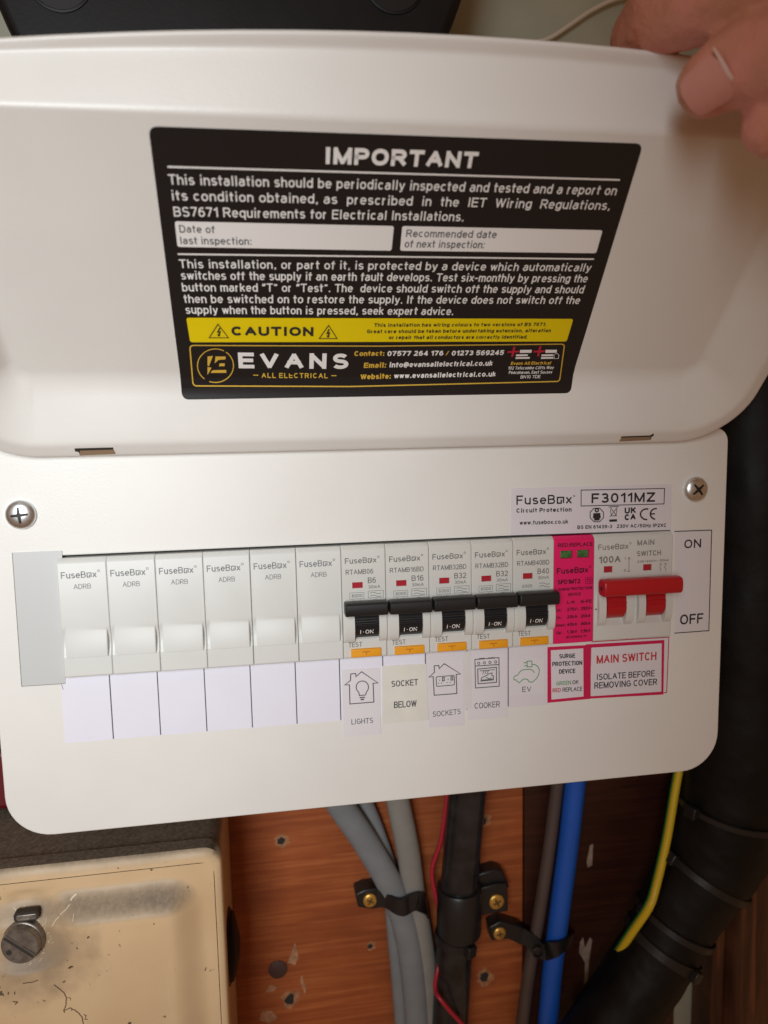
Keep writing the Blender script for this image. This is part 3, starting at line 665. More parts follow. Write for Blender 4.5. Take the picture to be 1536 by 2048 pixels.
lm.build('lettering', 'ink_grey', r0)
def dup(root, loc, label):
    r = root.copy(); COL.objects.link(r); r.location = Vector(loc) * MM; r['label'] = label
    for ch in list(root.children):
        c = ch.copy(); COL.objects.link(c); c.parent = r
        for g in list(ch.children):
            d = g.copy(); COL.objects.link(d); d.parent = c
    return r
blanks = [r0] + [dup(r0, (mod_x(i) + random.uniform(-.05, .05), random.uniform(-.22, .12), MZ + random.uniform(-.14, .1)), BL[i]) for i in range(1, 6)]

# circuit breakers (five)
def breaker_body():
    us = [0, .12, .3, .8, 4.1, 4.13, 4.4, 4.43, 8.3, 8.33, 14.3, 14.33, MODW - .9, MODW - .3, MODW - .12, MODW]
    us = [0, .12, .3, .8, 4.1, 4.13, 4.5, 4.53, 8.3, 8.33, 14.3, 14.33, MODW - .3, MODW - .12, MODW]
    vs = [0, .4, .9, 1.5, 2.2, 14.6, 14.63, 17.0, 17.03, 26.0, 26.03] + [26.6 + .75 * k for k in range(17)] + [39.0, 39.03, 41.6, MODH - .5, MODH]
    def H(u, v):
        h = base_h(u, v)
        if 4.11 < u < 8.32 and 14.61 < v < 17.02: return 2.2
        if 26.01 < v < 39.02:
            t = (v - 32.5) / 6.5; b = max(0, 1 - t * t) ** .5
            if 4.51 < u < 14.32: h = 1.2 if v < 36.6 else min(3.0, 1.2 + (v - 36.6) * 1.6)
            else: h = h + 2.7 * b - (.5 if u < .5 else 0)
        return h
    return hfield(us, vs, H)
def cyl_lever(u0, u1, vc, hc, R, notch=(0.06,)):
    pts = []
    for k in range(33):
        t = rad(-62 + 124 * k / 32); r = R
        a = math.degrees(t)
        for nz in (-14, 2):
            if abs(a - nz) < 2.5: r = R - .45
        pts.append((-(hc + r * math.cos(t)), -(vc + R * math.sin(t) * (r / R))))
    pts += [(-.6, -(vc + R * .86)), (-.6, -(vc - R * .86))]
    return MB().prism(pts, u0, u1, 'x')
def toggle_bar(u0, u1, vc, hc, hv, hh):
    pts = []
    for k in range(20):
        t = 2 * math.pi * k / 20; c, s_ = math.cos(t), math.sin(t)
        pts.append((-(hc + hh * math.copysign(abs(c) ** .45, c)), -(vc + hv * math.copysign(abs(s_) ** .45, s_))))
    return MB().prism(pts, u0, u1, 'x')
def breaker(i, model, rate, label):
    t = thing('circuit_breaker', label, 'circuit breaker', (mod_x(i), 0, MZ), 'circuit breakers')
    return t
BR = [('RTAMB06', 'B6', 'B6 breaker above the lights label, next to the blank modules'), ('RTAMB16BD', 'B16', 'B16 breaker above the socket below label'),
      ('RTAMB32BD', 'B32', 'B32 breaker above the sockets label with the house picture'), ('RTAMB32BD', 'B32', 'B32 breaker above the cooker label'),
      ('RTAMB40BD', 'B40', 'B40 breaker above the green car label, next to the pink surge device')]
def breaker_shell(t):
    breaker_body().build('body', 'module', t, smooth=28)
    MB().box(4.2, 8.25, -2.55, -2.0, -16.95, -14.68).build('indicator_window', 'red_window', t)
    lv = cyl_lever(4.75, 14.1, 31.6, -1.0, 6.6).build('lever', 'toggle', t, smooth=25)
    q = MB(); lf = Face(5.0)
    class Bar(Surf):
        def p(s, u, v, h=0):
            d = -v - 31.6; return (u, -(-1.0 + math.sqrt(max(6.6 ** 2 - d * d, 1)) + h), v)
    for st, a, b in (('I', 6.6, 6.95), ('·', 7.7, 8.1), ('ON', 8.7, 11.9)): text_on(q, Bar(), st, a, b, -35.3, 1.75, hw=.075, h=.07)
    q.build('lettering', 'print_white', lv)
    toggle_bar(.35, 17.3, 24.2, 7.4, 2.75, 3.2).build('toggle_bar', 'toggle', t, smooth=40, bevel=.5)
    b = MB().prism([(-2.4, -45.35), (-3.55, -45.25), (-3.9, -44.9), (-3.75, -42.0), (-3.0, -41.7), (-2.4, -41.7)], 2.95, 15.1, 'x').build('test_button', 'orange', t, bevel=.15)
    q = MB(); fb = Face(3.86); lline(q, fb, [(7.4, 43.0), (10.6, 43.0)], .18); lline(q, fb, [(9, 43.0), (9, 44.3)], .18); q.build('lettering', 'orange_ink', b)
def breaker_text(t, model, rate, boxes=True):
    q = MB()
    ltext(q, F3, 'FuseB#x', 1.4, 14.0, 7.0, 2.3, hw=.07); ltext(q, F3, '®', 14.3, 15.3, 7.0, 2.8, hw=.05)
    ltext(q, F3, model, 1.6, 15.4 if len(model) > 7 else 12.6, 11.4, 2.0, hw=.066)
    ltext(q, F3, rate, 10.4, 15.3 if len(rate) > 2 else 13.6, 15.2, 2.3, hw=.066); ltext(q, F3, '30mA', 10.5, 15.3, 17.4, 1.35, hw=.066)
    ltext(q, F3, '6000', 3.8, 8.1, 20.7, 1.35, hw=.068)
    if boxes:
        lline(q, F3, [(3.0, 18.8), (8.7, 18.8), (8.7, 21.3), (3.0, 21.3)], .07, z=True); lline(q, F3, [(10.4, 18.4), (16.5, 18.4), (16.5, 21.2), (10.4, 21.2)], .08, z=True)
        lline(q, F3, [(4.4, 21.5), (4.4, 22.6)], .06); lline(q, F3, [(7.1, 21.5), (7.1, 22.6)], .06); lline(q, F3, [(5.8, 22.0), (5.8, 22.7)], .12); lline(q, F3, [(12.6, 22.3), (12.6, 21.9), (13.9, 21.9), (13.9, 22.3)], .06)
    for dv in (0, 1.15):
        lline(q, F3, [(11.2 + .28 * k, 19.35 + dv - .34 * math.sin(k / 16 * 6.0)) for k in range(17)], .11)
    ltext(q, F3, 'TEST', 2.0, 7.5, 41.0, 1.95, hw=.064)
    q.build('lettering', 'ink_mid', t)
b0 = thing('circuit_breaker', BR[0][2], 'circuit breaker', (mod_x(6), 0, MZ), 'circuit breakers'); breaker_shell(b0)
brs = [b0] + [dup(b0, (mod_x(6 + i), random.uniform(-.2, .1), MZ + random.uniform(-.12, .08)), BR[i][2]) for i in range(1, 5)]
for i, b in enumerate(brs): breaker_text(b, BR[i][0], BR[i][1], i < 4)

# pink surge protector
sp = thing('surge_protector', 'bright pink surge protection device with two small green windows', 'surge protector', (mod_x(11), 0, MZ))
us = [0, .12, .3, 2.6, 2.63, 7.9, 7.93, 10.0, 10.03, 15.3, 15.33, MODW - .3, MODW - .12, MODW]
vs = [0, .4, .9, 1.5, 2.2, 5.9, 5.93, 9.2, 9.23, 20, 30, 40, MODH - .5, MODH]
def Hs(u, v):
    if 5.91 < v < 9.22 and (2.61 < u < 7.92 or 10.01 < u < 15.32): return 2.1
    return base_h(u, v)
hfield(us, vs, Hs).build('body', 'pink', sp, smooth=28)
for u0 in (2.7, 10.1): MB().box(u0, u0 + 5.1, -2.5, -2.0, -9.15, -5.98).build('status_window', 'green_window', sp, bevel=.25)
q = MB(); T = lambda st, a, b, v, h, hw=.1: ltext(q, F3, st, a, b, v, h, hw=hw)
T('RED:REPLACE', 1.6, 16.7, 4.4, 1.65, .09); T('FuseB#x', 1.1, 14.9, 15.6, 2.5, .085); T('®', 15.2, 16.3, 15.6, 3.0, .05)
T('SPD1MT2', 1.5, 11.4, 20.0, 1.85, .1); lline(q, F3, [(13.8, 17.7), (16.7, 17.7), (16.7, 20.4), (13.8, 20.4)], .07, z=True); T('T2', 14.3, 16.2, 19.9, 1.6, .08)
T('SURGE PROTECTION', 2.0, 16.7, 22.8, 1.2, .1); T('DEVICE', 6.2, 11.7, 25.2, 1.25, .1)
T('L-N', 5.7, 9.0, 28.6, 1.4); T('N-PE', 11.8, 16.6, 28.6, 1.4)
for a, b, c, v in (('Uc:', '275V~', '255V~', 31.6), ('In:', '20kA', '20kA', 34.8), ('Imax:', '40kA', '40kA', 38.1), ('Up:', '1.3kV', '1.5kV', 41.3)):
    T(a, 1.0, 3.6 if len(a) < 4 else 5.2, v, 1.3); T(b, 5.8, 10.3 if 'V~' not in b else 11, v, 1.4); T(c, 11.9, 16.2 if 'V~' not in c else 16.9, v, 1.4)
T('IEC61643-11', 5.5, 14.3, 43.4, 1.05)
q.build('lettering', 'pink_ink', sp)

# main switch, two modules wide
ms = thing('main_switch', 'double width main switch with a wide red handle bar', 'main switch', (mod_x(12), 0, MZ))
MW = 2 * PITCH - .2
L1, L2 = (4.6, 13.6), (22.4, 31.4)
us = sorted([0, .12, .3, 4.2, 4.23, 8.1, 8.13, 21.9, 21.93, 25.8, 25.83, MW - .3, MW - .12, MW] + [c for L in (L1, L2) for c in (L[0] - 3.2, L[0] - 3.17, L[0], L[0] + .03, L[1], L[1] + .03, L[1] + 3.2, L[1] + 3.23)])
vs = [0, .4, .9, 1.5, 2.2, 13.4, 13.43, 16.1, 16.13, 24.0, 24.03] + [24.8 + .85 * k for k in range(16)] + [38.9, 38.93, MODH - .5, MODH]
def Hm(u, v):
    h = base_h(u, v, MW)
    if 13.41 < v < 16.12 and (4.21 < u < 8.12 or 21.91 < u < 25.82): return 2.2
    if 24.01 < v < 38.92:
        t = (v - 31.0) / 7.6; b = max(0, 1 - t * t) ** .5
        for L in (L1, L2):
            if L[0] + .01 < u < L[1] + .01: return 1.0 if v < 36.5 else 1.0 + (v - 36.5) * .8
            if L[0] - 3.18 < u < L[1] + 3.21: h = h + 2.3 * b
    return h
hfield(us, vs, Hm).build('body', 'module', ms, smooth=28)
for u0 in (4.3, 22.0): MB().box(u0, u0 + 3.75, -2.55, -2.0, -16.05, -13.48).build('indicator_window', 'red_window', ms)
for L in (L1, L2): cyl_lever(L[0] + .3, L[1] - .3, 29.6, -1.2, 7.2).build('lever', 'red', ms, smooth=25)
MB().prism([(-(8.6 + 3.3 * math.copysign(abs(math.cos(t)) ** .6, math.cos(t))), -(21.3 + 3.55 * math.copysign(abs(math.sin(t)) ** .6, math.sin(t)))) for t in [2 * math.pi * k / 24 for k in range(24)]], .6, 35.3, 'x').build('handle_bar', 'red', ms, smooth=40, bevel=.6, seg=3)
q = MB(); c_ = [( .55, -(8.6 + 1.0 * math.cos(t)), -(21.6 + 1.0 * math.sin(t))) for t in [2 * math.pi * k / 14 for k in range(14)]]
q.add(c_, [tuple(range(14))]); q.build('pin_hole', 'cavity', ms)
q = MB(); T('FuseB#x', 1.5, 15.0, 6.4, 2.4, .075); T('®', 15.3, 16.4, 6.4, 2.9, .05); T('100A', 1.9, 11.6, 12.0, 2.9, .10)
T('MAIN', 19, 26.7, 5.2, 2.3, .085); T('SWITCH', 18.9, 29.8, 9.8, 2.2, .085); T('230/400V~ 50Hz', 19.2, 33.4, 12.6, 1.0, .1)
lline(q, F3, [(15.4, 10.2), (15.4, 16)], .13); lline(q, F3, [(14.9, 10.9), (15.4, 10.0), (15.9, 10.9)], .13); T('I', 13.6, 13.9, 10.9, 1.1); T('O', 13.2, 14.1, 16.1, 1.1); lline(q, F3, [(14.6, 16.0), (16.2, 16.0)], .12)
for u0 in (29.6, 31.8): lline(q, F3, [(u0, 13.3), (u0 + .5, 14.3), (u0 - .2, 15.0), (u0 + .4, 15.9), (u0 + .3, 16.8)], .11); lline(q, F3, [(u0 - .5, 13.7), (u0 + 1.0, 13.5)], .1)
q.build('lettering', 'ink_pale', ms)
q = MB(); c_ = [(.9 + .35 * math.cos(t), -3.15, -(31.6 + .35 * math.sin(t))) for t in [2 * math.pi * k / 10 for k in range(10)]]; q.add(c_, [tuple(range(10))]); q.build('dot', 'ink', ms)

# ------------------------------------------------------------------ stickers and labels on the front plate
def label_thing(name, label, cat, pts, m, surf=PANEL, h0=.0, h1=.18, group=None, part='sheet'):
    c = np.mean([surf.p(*surf.uv(*p)) for p in pts], axis=0)
    t = thing(name, label, cat, tuple(c), group); t['c'] = 0; del t['c']
    mb = MB(); sheet_px(mb, surf, pts, h0, h1); off(mb, c).build(part, m, t)
    return t, c
def put(fn, name, m, t, c):
    mb = MB(); fn(mb); return off(mb, c).build(name, m, t)
# grey film patch at the left of the row
q0 = [PANEL.uv(*p) for p in ((25, 1105), (126, 1101), (131, 1366), (44, 1372))]
t, c = label_thing('cover_film', 'plain pale grey film patch stuck left of the blank modules', 'film patch', ((25, 1105), (124.5, 1101), (131, 1366.5), (44, 1372)), 'plate', h1=.35)
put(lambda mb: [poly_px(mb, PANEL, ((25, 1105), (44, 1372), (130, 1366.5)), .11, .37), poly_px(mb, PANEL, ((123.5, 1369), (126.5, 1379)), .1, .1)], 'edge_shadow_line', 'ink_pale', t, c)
# long paper strip below the modules, eleven fields
SZ0, SZ1, SX = -88.8, -62.9, 13.3
t = thing('label_strip', 'long white paper strip with black dividers running below the modules', 'label strip', (110, 0, -76)); c = (110, 0, -76)
for i in range(11):
    mb = MB(); sk_ = -.0; mb.box(SX + 17.8 * i + .02, SX + 17.8 * (i + 1) - .02, -.1, .02, SZ0 if i < 9 else SZ0 - .2 * (i - 8), SZ1)
    off(mb, c).build('paper_field', 'paper' if i < 8 else 'paper_grey', t)
mb = MB()
for i in range(1, 11): stroke_on(mb, PANEL, [(SX + 17.8 * i, SZ0 + .2), (SX + 17.8 * i, SZ1)], .21, .12)
off(mb, c).build('divider_lines', 'ink_soft', t)

def zp(ox, oy, sc): return lambda pts: [(p[0] / sc + ox, p[1] / sc + oy) for p in pts]
Z1 = zp(660, 1280, 5.12); Z2 = zp(900, 1270, 3.339)
CG = 'circuit picture labels'
def house(mb, pts, hw=.2): poly_px(mb, PANEL, Z1(pts), hw, .34, z=True)
# lights
t, c = label_thing('lights_label', 'long paper label with a house and light bulb, marked LIGHTS', 'circuit label', Z1(((118, 303), (508, 281), (520, 960), (138, 990))), 'card', h0=.13, h1=.28, group=CG)
def f(mb):
    house(mb, [(150, 458), (208, 412), (212, 345), (262, 340), (265, 372), (322, 322), (490, 437), (440, 440), (448, 632), (203, 652), (198, 456)])
    cx, cy = 330, 480
    pts = [(cx + 63 * math.cos(rad(a)), cy + 63 * math.sin(rad(a))) for a in range(128, 413, 12)]
    poly_px(mb, PANEL, Z1([(362, 560), (300, 565), (296, 545)] + pts + [(368, 540), (362, 560)]), .19, .34)
    poly_px(mb, PANEL, Z1([(302, 587), (358, 583)]), .23, .34); poly_px(mb, PANEL, Z1([(312, 607), (348, 604)]), .3, .34)
put(f, 'pictogram', 'ink_soft', t, c)
put(lambda mb: text_px(mb, PANEL, 'LIGHTS', *Z1([(220, 862), (440, 846)]), 10.7, .058, .34), 'lettering', 'ink_soft', t, c)
put(lambda mb: poly_px(mb, PANEL, Z1([(142, 692), (515, 662)]), .06, .30), 'fold_line', 'ink_pale' if False else 'paper_grey', t, c)
# socket below
t, c = label_thing('socket_below_label', 'cream shiny label reading SOCKET BELOW between the two house labels', 'circuit label', Z1(((532, 265), (985, 240), (1004, 815), (535, 858))), 'cream', h0=.13, h1=.36, group=CG)
put(lambda mb: [text_px(mb, PANEL, 'SOCKET', *Z1([(628, 478), (898, 458)]), 12.3, .075, .42), text_px(mb, PANEL, 'BELOW', *Z1([(655, 694), (884, 677)]), 13, .075, .42)], 'lettering', 'ink_soft', t, c)
# sockets
t, c = label_thing('sockets_label', 'paper label with a house and double socket, marked SOCKETS', 'circuit label', Z1(((1000, 215), (1362, 192), (1372, 870), (1010, 898))), 'card', h0=.13, h1=.28, group=CG)
def f(mb):
    house(mb, [(1010, 378), (1068, 328), (1065, 262), (1112, 258), (1116, 290), (1168, 240), (1335, 345), (1290, 350), (1297, 545), (1065, 563), (1055, 372)])
    poly_px(mb, PANEL, Z1([(1092, 374), (1262, 360), (1270, 366), (1272, 450), (1264, 458), (1097, 472), (1089, 466), (1085, 382)]), .17, .34, z=True)
    for dx in (0, 87):
        poly_px(mb, PANEL, Z1([(1150 + dx, 382 - dx * .08), (1168 + dx, 381 - dx * .08), (1168 + dx, 414 - dx * .08), (1150 + dx, 415 - dx * .08)]), .2, .34, z=True)
        for a, b in ((1120, 408), (1110, 440), (1140, 438)): poly_px(mb, PANEL, Z1([(a + dx, b - 6 - dx * .08), (a + dx, b + 5 - dx * .08)]), .17, .34)
put(f, 'pictogram', 'ink_soft', t, c)
put(lambda mb: text_px(mb, PANEL, 'SOCKETS', *Z1([(1050, 785), (1336, 754)]), 10.7, .058, .34), 'lettering', 'ink_soft', t, c)
# cooker
t, c = label_thing('cooker_label', 'paper label with an oven picture, marked COOKER', 'circuit label', Z2(((118, 140), (370, 122), (386, 545), (116, 566))), 'card', h0=.13, h1=.28, group=CG)
def f(mb):
    P = lambda pts, hw=.18, z=False: poly_px(mb, PANEL, Z2(pts), hw, .34, z=z)
    P([(165, 162), (325, 150), (327, 340), (169, 352)], .19, True); P([(166, 206), (326, 195)], .19); P([(190, 157), (230, 154)], .25); P([(252, 153), (296, 150)], .25)
    P([(183, 226), (308, 213), (309, 314), (186, 324)], .19, True); P([(196, 238), (298, 229)], .15)
    for x, y in ((190, 187), (228, 184), (265, 181), (303, 178)): P([(x + 8 * math.cos(rad(a)), y + 8 * math.sin(rad(a))) for a in range(0, 360, 40)], .15, True)
    P([(205, 298), (212, 282), (240, 270), (262, 255), (280, 252), (276, 266), (288, 272), (288, 292), (205, 300)], .17); P([(200, 306), (290, 298)], .17); P([(236, 280), (258, 290), (276, 284)], .14)
    for k in range(3): P([(214 + 15 * k, 262 - k), (222 + 15 * k, 250 - k), (218 + 15 * k, 246 - k), (228 + 15 * k, 238 - k)], .12)
put(f, 'pictogram', 'ink_soft', t, c)
put(lambda mb: text_px(mb, PANEL, 'COOKER', *Z2([(163, 491), (331, 478)]), 11.5, .058, .34), 'lettering', 'ink_soft', t, c)
# clear tape between sockets and cooker
t, c = label_thing('clear_tape', 'narrow strip of shiny clear tape between the sockets and cooker labels', 'tape', ((926, 1303), (941, 1302), (943, 1416), (931, 1417)), 'tape', h0=.29, h1=.40)
# electric car
t, c = label_thing('car_label', 'small label with a green plug-in car, marked EV', 'circuit label', Z2(((395, 158), (628, 150), (628, 392), (398, 405))), 'card', h0=.13, h1=.28, group=CG)
def f(mb):
    P = lambda pts, hw=.17, z=False: poly_px(mb, PANEL, Z2(pts), hw, .34, z=z)
    P([(473, 306), (485, 294), (500, 291), (516, 295), (524, 309), (545, 314), (556, 305), (575, 290), (590, 262), (595, 232), (584, 208), (566, 196), (547, 194)])
    P([(473, 306), (462, 318), (445, 306), (440, 298), (425, 298), (424, 282), (432, 272), (448, 268), (470, 238), (486, 231), (528, 227), (548, 232), (562, 251)])
    P([(512, 174), (544, 171), (546, 210), (514, 212)], .18, True)
    P([(512, 182), (490, 184)], .18); P([(513, 203), (492, 205)], .18)
put(f, 'pictogram', 'green_text', t, c)
put(lambda mb: text_px(mb, PANEL, 'EV', *Z2([(480, 379), (541, 376)]), 10.5, .062, .34), 'lettering', 'ink_soft', t, c)
# surge label
t, c = label_thing('surge_label', 'small crimson bordered label below the pink surge device', 'warning label', Z2(((650, 80), (942, 65), (935, 425), (650, 452))), 'crimson', h0=.10, h1=.24)
def f(mb): sheet_px(mb, PANEL, Z2(((672, 101), (888, 88), (890, 409), (676, 430))), .2, .27)
put(f, 'white_field', 'paper_grey', t, c)
def f(mb):
    X = lambda s, a, b, h, hw=.1: text_px(mb, PANEL, s, *Z2([a, b]), h, hw, .31)
    X('SURGE', (728, 155), (832, 150), 8.6); X('PROTECTION', (682, 208), (880, 198), 8.8); X('DEVICE', (727, 258), (833, 252), 8.8)
    X('OK', (815, 328), (857, 325), 8, .075); X('REPLACE', (750, 378), (880, 371), 8.4, .07)
put(f, 'lettering', 'ink', t, c)
put(lambda mb: text_px(mb, PANEL, 'GREEN', *Z2([(708, 336), (806, 329)]), 8, .075, .31), 'green_lettering', 'green_text', t, c)
put(lambda mb: text_px(mb, PANEL, 'RED', *Z2([(683, 382), (738, 379)]), 8, .08, .31), 'red_lettering', 'red_text', t, c)
# main switch label
t, c = label_thing('main_switch_label', 'wide red bordered label reading MAIN SWITCH ISOLATE BEFORE REMOVING COVER', 'warning label', Z2(((944, 40), (1463, 10), (1447, 386), (944, 424))), 'paper_grey', h0=.10, h1=.2)
def f(mb): poly_px(mb, PANEL, Z2([(948, 44), (1460, 14), (1445, 382), (1410, 388)]), .2, .23)
put(f, 'outer_border', 'red_text', t, c)
def f(mb):
    o = [PANEL.uv(*p) for p in Z2(((905, 62), (1430, 32), (1423, 396), (905, 425)))]; i = [PANEL.uv(*p) for p in Z2(((938, 84), (1412, 54), (1409, 377), (938, 408)))]
    mb.add([PANEL.p(*p, .26) for p in o + i], [(k, (k + 1) % 4, 4 + (k + 1) % 4, 4 + k) for k in range(4)])
put(f, 'border', 'crimson', t, c)
put(lambda mb: text_px(mb, PANEL, 'MAIN SWITCH', *Z2([(978, 191), (1375, 165)]), 16.6, .085, .26), 'red_lettering', 'red_text', t, c)
put(lambda mb: [text_px(mb, PANEL, 'ISOLATE BEFORE', *Z2([(978, 300), (1364, 274)]), 12.2, .072, .26), text_px(mb, PANEL, 'REMOVING COVER', *Z2([(962, 358), (1380, 331)]), 12.6, .072, .26)], 'lettering', 'ink', t, c)
# maker's label
Z3 = zp(1000, 940, 3.339)
t, c = label_thing('product_label', 'lilac white product label with symbols, above the main switch', 'product label', Z3(((75, 122), (1145, 92), (1142, 400), (70, 440))), 'paper_grey', h1=.16)
def f(mb):
    X = lambda s, a, b, h, hw=.07, **k: text_px(mb, PANEL, s, *Z3([a, b]), h, hw, .22, **k)
    P = lambda pts, hw=.15, z=False: poly_px(mb, PANEL, Z3(pts), hw, .22, z=z)
    X('FuseB#x', (108, 232), (478, 224), 18.5, .08); X('®', (487, 205), (500, 205), 12, .06)
    X('Circuit Protection', (108, 285), (476, 277), 8.6, .11); X('www.fusebox.co.uk', (130, 366), (453, 357), 8.4, .09)
    P([(540, 134), (1097, 123), (1093, 226), (540, 240)], .17, True); X('F3011MZ', (608, 221), (1034, 212), 19.5, .095)
    X('BS EN 61439-3', (515, 394), (747, 388), 7.2, .1); X('230V AC/50Hz IP2XC', (778, 387), (1110, 380), 7.2, .1)
    P([(645 + 48 * math.cos(rad(a)), 300 + 49 * math.sin(rad(a))) for a in range(22, 380, 45)], .18, True)
    P([(645 + 11 * math.cos(rad(a)), 268 + 11 * math.sin(rad(a))) for a in range(0, 360, 45)], .28, True)
    fill_px(mb, PANEL, Z3([(622, 288), (668, 286), (672, 322), (664, 322), (663, 336), (628, 338), (627, 322), (618, 322)]), .22)
    P([(736, 250), (778, 308)], .13); P([(782, 248), (733, 312)], .13); P([(722, 246), (792, 242)], .15); P([(736, 262), (742, 306), (772, 305), (780, 260)], .14); P([(728, 338), (780, 336)], .5)
    X('UK', (830, 292), (906, 287), 12, .13); X('CA', (830, 336), (904, 331), 12, .13)
    P([(978 + 42 * math.cos(rad(a)), 295 + 36 * math.sin(rad(a))) for a in range(285, 70, -20)], .32)
    P([(1040 + 38 * math.cos(rad(a)), 293 + 36 * math.sin(rad(a))) for a in range(278, 78, -20)], .32); P([(1005, 293), (1032, 292)], .32)
put(f, 'lettering', 'ink', t, c)
put(lambda mb: sheet_px(mb, PANEL, Z3(((430, 180), (478, 178), (478, 226), (430, 228))), .16, .17) if False else poly_px(mb, PANEL, Z3([(70, 438), (1120, 402)]), .12, .2), 'lower_edge', 'ink_soft', t, c)
# ON / OFF plate
t, c = label_thing('on_off_label', 'black outlined label reading ON and OFF at the right of the main switch', 'switch label', Z3(((1165, 408), (1413, 399), (1393, 1072), (1165, 1090))), 'card', h1=.12)
put(lambda mb: [text_px(mb, PANEL, 'ON', *Z3([(1228, 524), (1341, 517)]), 17.5, .085, .18), text_px(mb, PANEL, 'OFF', *Z3([(1200, 1033), (1355, 1021)]), 20, .082, .18),
                poly_px(mb, PANEL, Z3([(1163, 410), (1412, 401), (1393, 1072), (1163, 1089)]), .2, .17)], 'lettering', 'ink', t, c)

# ------------------------------------------------------------------ the inspection sticker on the lid
c = tuple(LID.p(135, 55))
ws = thing('inspection_sticker', 'large black IMPORTANT inspection sticker on the inside of the lid', 'notice', c)
def patch_on(mb, poly, h, nv=26, rows=None):
    """fill between left and right boundaries of a convex outline given in (u,v), following the lid's bend"""
    vs_ = [p[1] for p in poly]; lo, hi = min(vs_), max(vs_)
    lv = sorted(set([lo + (hi - lo) * k / nv for k in range(nv + 1)] + vs_)); row = []
    for y in lv:
        xs = []
        for a, b in zip(poly, poly[1:] + poly[:1]):
            if min(a[1], b[1]) - 1e-9 <= y <= max(a[1], b[1]) + 1e-9:
                if abs(a[1] - b[1]) < 1e-9: xs += [a[0], b[0]]
                else: xs.append(a[0] + (b[0] - a[0]) * (y - a[1]) / (b[1] - a[1]))
        row.append((min(xs), max(xs), y))
    n = 12; v = [LID.p(a + (b - a) * k / n, y, h) for a, b, y in row for k in range(n + 1)]
    mb.add(v, [(i * (n + 1) + k, i * (n + 1) + k + 1, (i + 1) * (n + 1) + k + 1, (i + 1) * (n + 1) + k) for i in range(len(row) - 1) for k in range(n)])
def quad_px(pts, r=0):
    P = [LID.uv(*p) for p in pts]
    if not r: return [tuple(p) for p in P]
    out = []
    for i in range(len(P)):
        a, b, d = P[i - 1], P[i], P[(i + 1) % len(P)]
        ea = (a - b) / np.linalg.norm(a - b); ed = (d - b) / np.linalg.norm(d - b)
        for k in range(7):
            t = k / 6; out.append(tuple((1 - t) ** 2 * (b + ea * r) + 2 * t * (1 - t) * b + t * t * (b + ed * r)))
    return out
def lidpart(fn, name, m, parent=None):
    mb = MB(); fn(mb); return off(mb, c).build(name, m, parent or ws, fix=True)
lidpart(lambda mb: patch_on(mb, quad_px([(296.5, 252), (1286.5, 287), (1142.5, 786), (364, 799)], 2.6), .10), 'sheet', 'black_vinyl')
def LX(mb, s, L, R, hpx, hw=.066, h=.2, **k): text_px(mb, LID, s, L, R, hpx, hw, h, **k)
def f(mb):
    LX(mb, 'IMPORTANT', (649, 327.3), (952.6, 336), 34, .125, track=.12)
    for a, b in (((335, 333), (1239.5, 359.4)), ((355.5, 507.5), (1187.5, 517.6))): poly_px(mb, LID, [a, b], .27, .2)
    for s, L, R, hp in (('This installation should be periodically inspected and tested and a report on', (338.2, 368.2), (1230.5, 390), 20.6),
                        ('its condition obtained, as  prescribed  in  the  IET  Wiring  Regulations,', (344.3, 400), (1218.4, 419.5), 20),
                        ('BS7671 Requirements for Electrical Installations.', (348.4, 432.2), (926.6, 442), 19.6),
                        ('This installation, or part of it, is protected by a device which automatically', (359.6, 535.4), (1179.8, 542.3), 17.4),
                        ('switches off the supply if an earth fault develops. Test six-monthly by pressing the', (363, 558.4), (1172.7, 564.3), 17.2),
                        ('button marked “T” or “Test”. The  device should switch off the supply and should', (365.3, 582), (1165.3, 586), 17),
                        ('then be switched on to restore the supply. If the device does not switch off the', (368.7, 605.2), (1157.5, 607.3), 16.8),
                        ('supply when the button is pressed, seek expert advice.', (372, 626.8), (906, 629.5), 16.6)):
        LX(mb, s, L, R, hp, .072, track=.15, word=.44)
lidpart(f, 'lettering', 'print_white')
for pts, lines in ((((349.4, 442), (787.8, 451.6), (782.7, 501), (355, 493.2)), (('Date of', (359.6, 464), (430, 465.3)), ('last inspection:', (361, 487.2), (503.4, 489)))),
                   (((804.4, 451.6), (1205, 460), (1192, 506), (800, 501)), (('Recommended date', (811.5, 473), (991.6, 475.5)), ('of next inspection:', (808.8, 494), (968, 495.8))))):
    fd = lidpart(lambda mb: patch_on(mb, quad_px(pts, .8), .16, 4), 'date_field', 'print_white')
    def f(mb):
        for s, L, R in lines: LX(mb, s, L, R, 15, .066, .24)
    lidpart(f, 'lettering', 'ink_soft', fd)
cb = lidpart(lambda mb: patch_on(mb, quad_px([(372.5, 635), (1146.5, 637.3), (1133, 682.5), (380.5, 684)], .9), .16, 12), 'caution_band', 'print_yellow')
Z5 = zp(340, 600, 3.491); Z6 = zp(700, 620, 3.339)
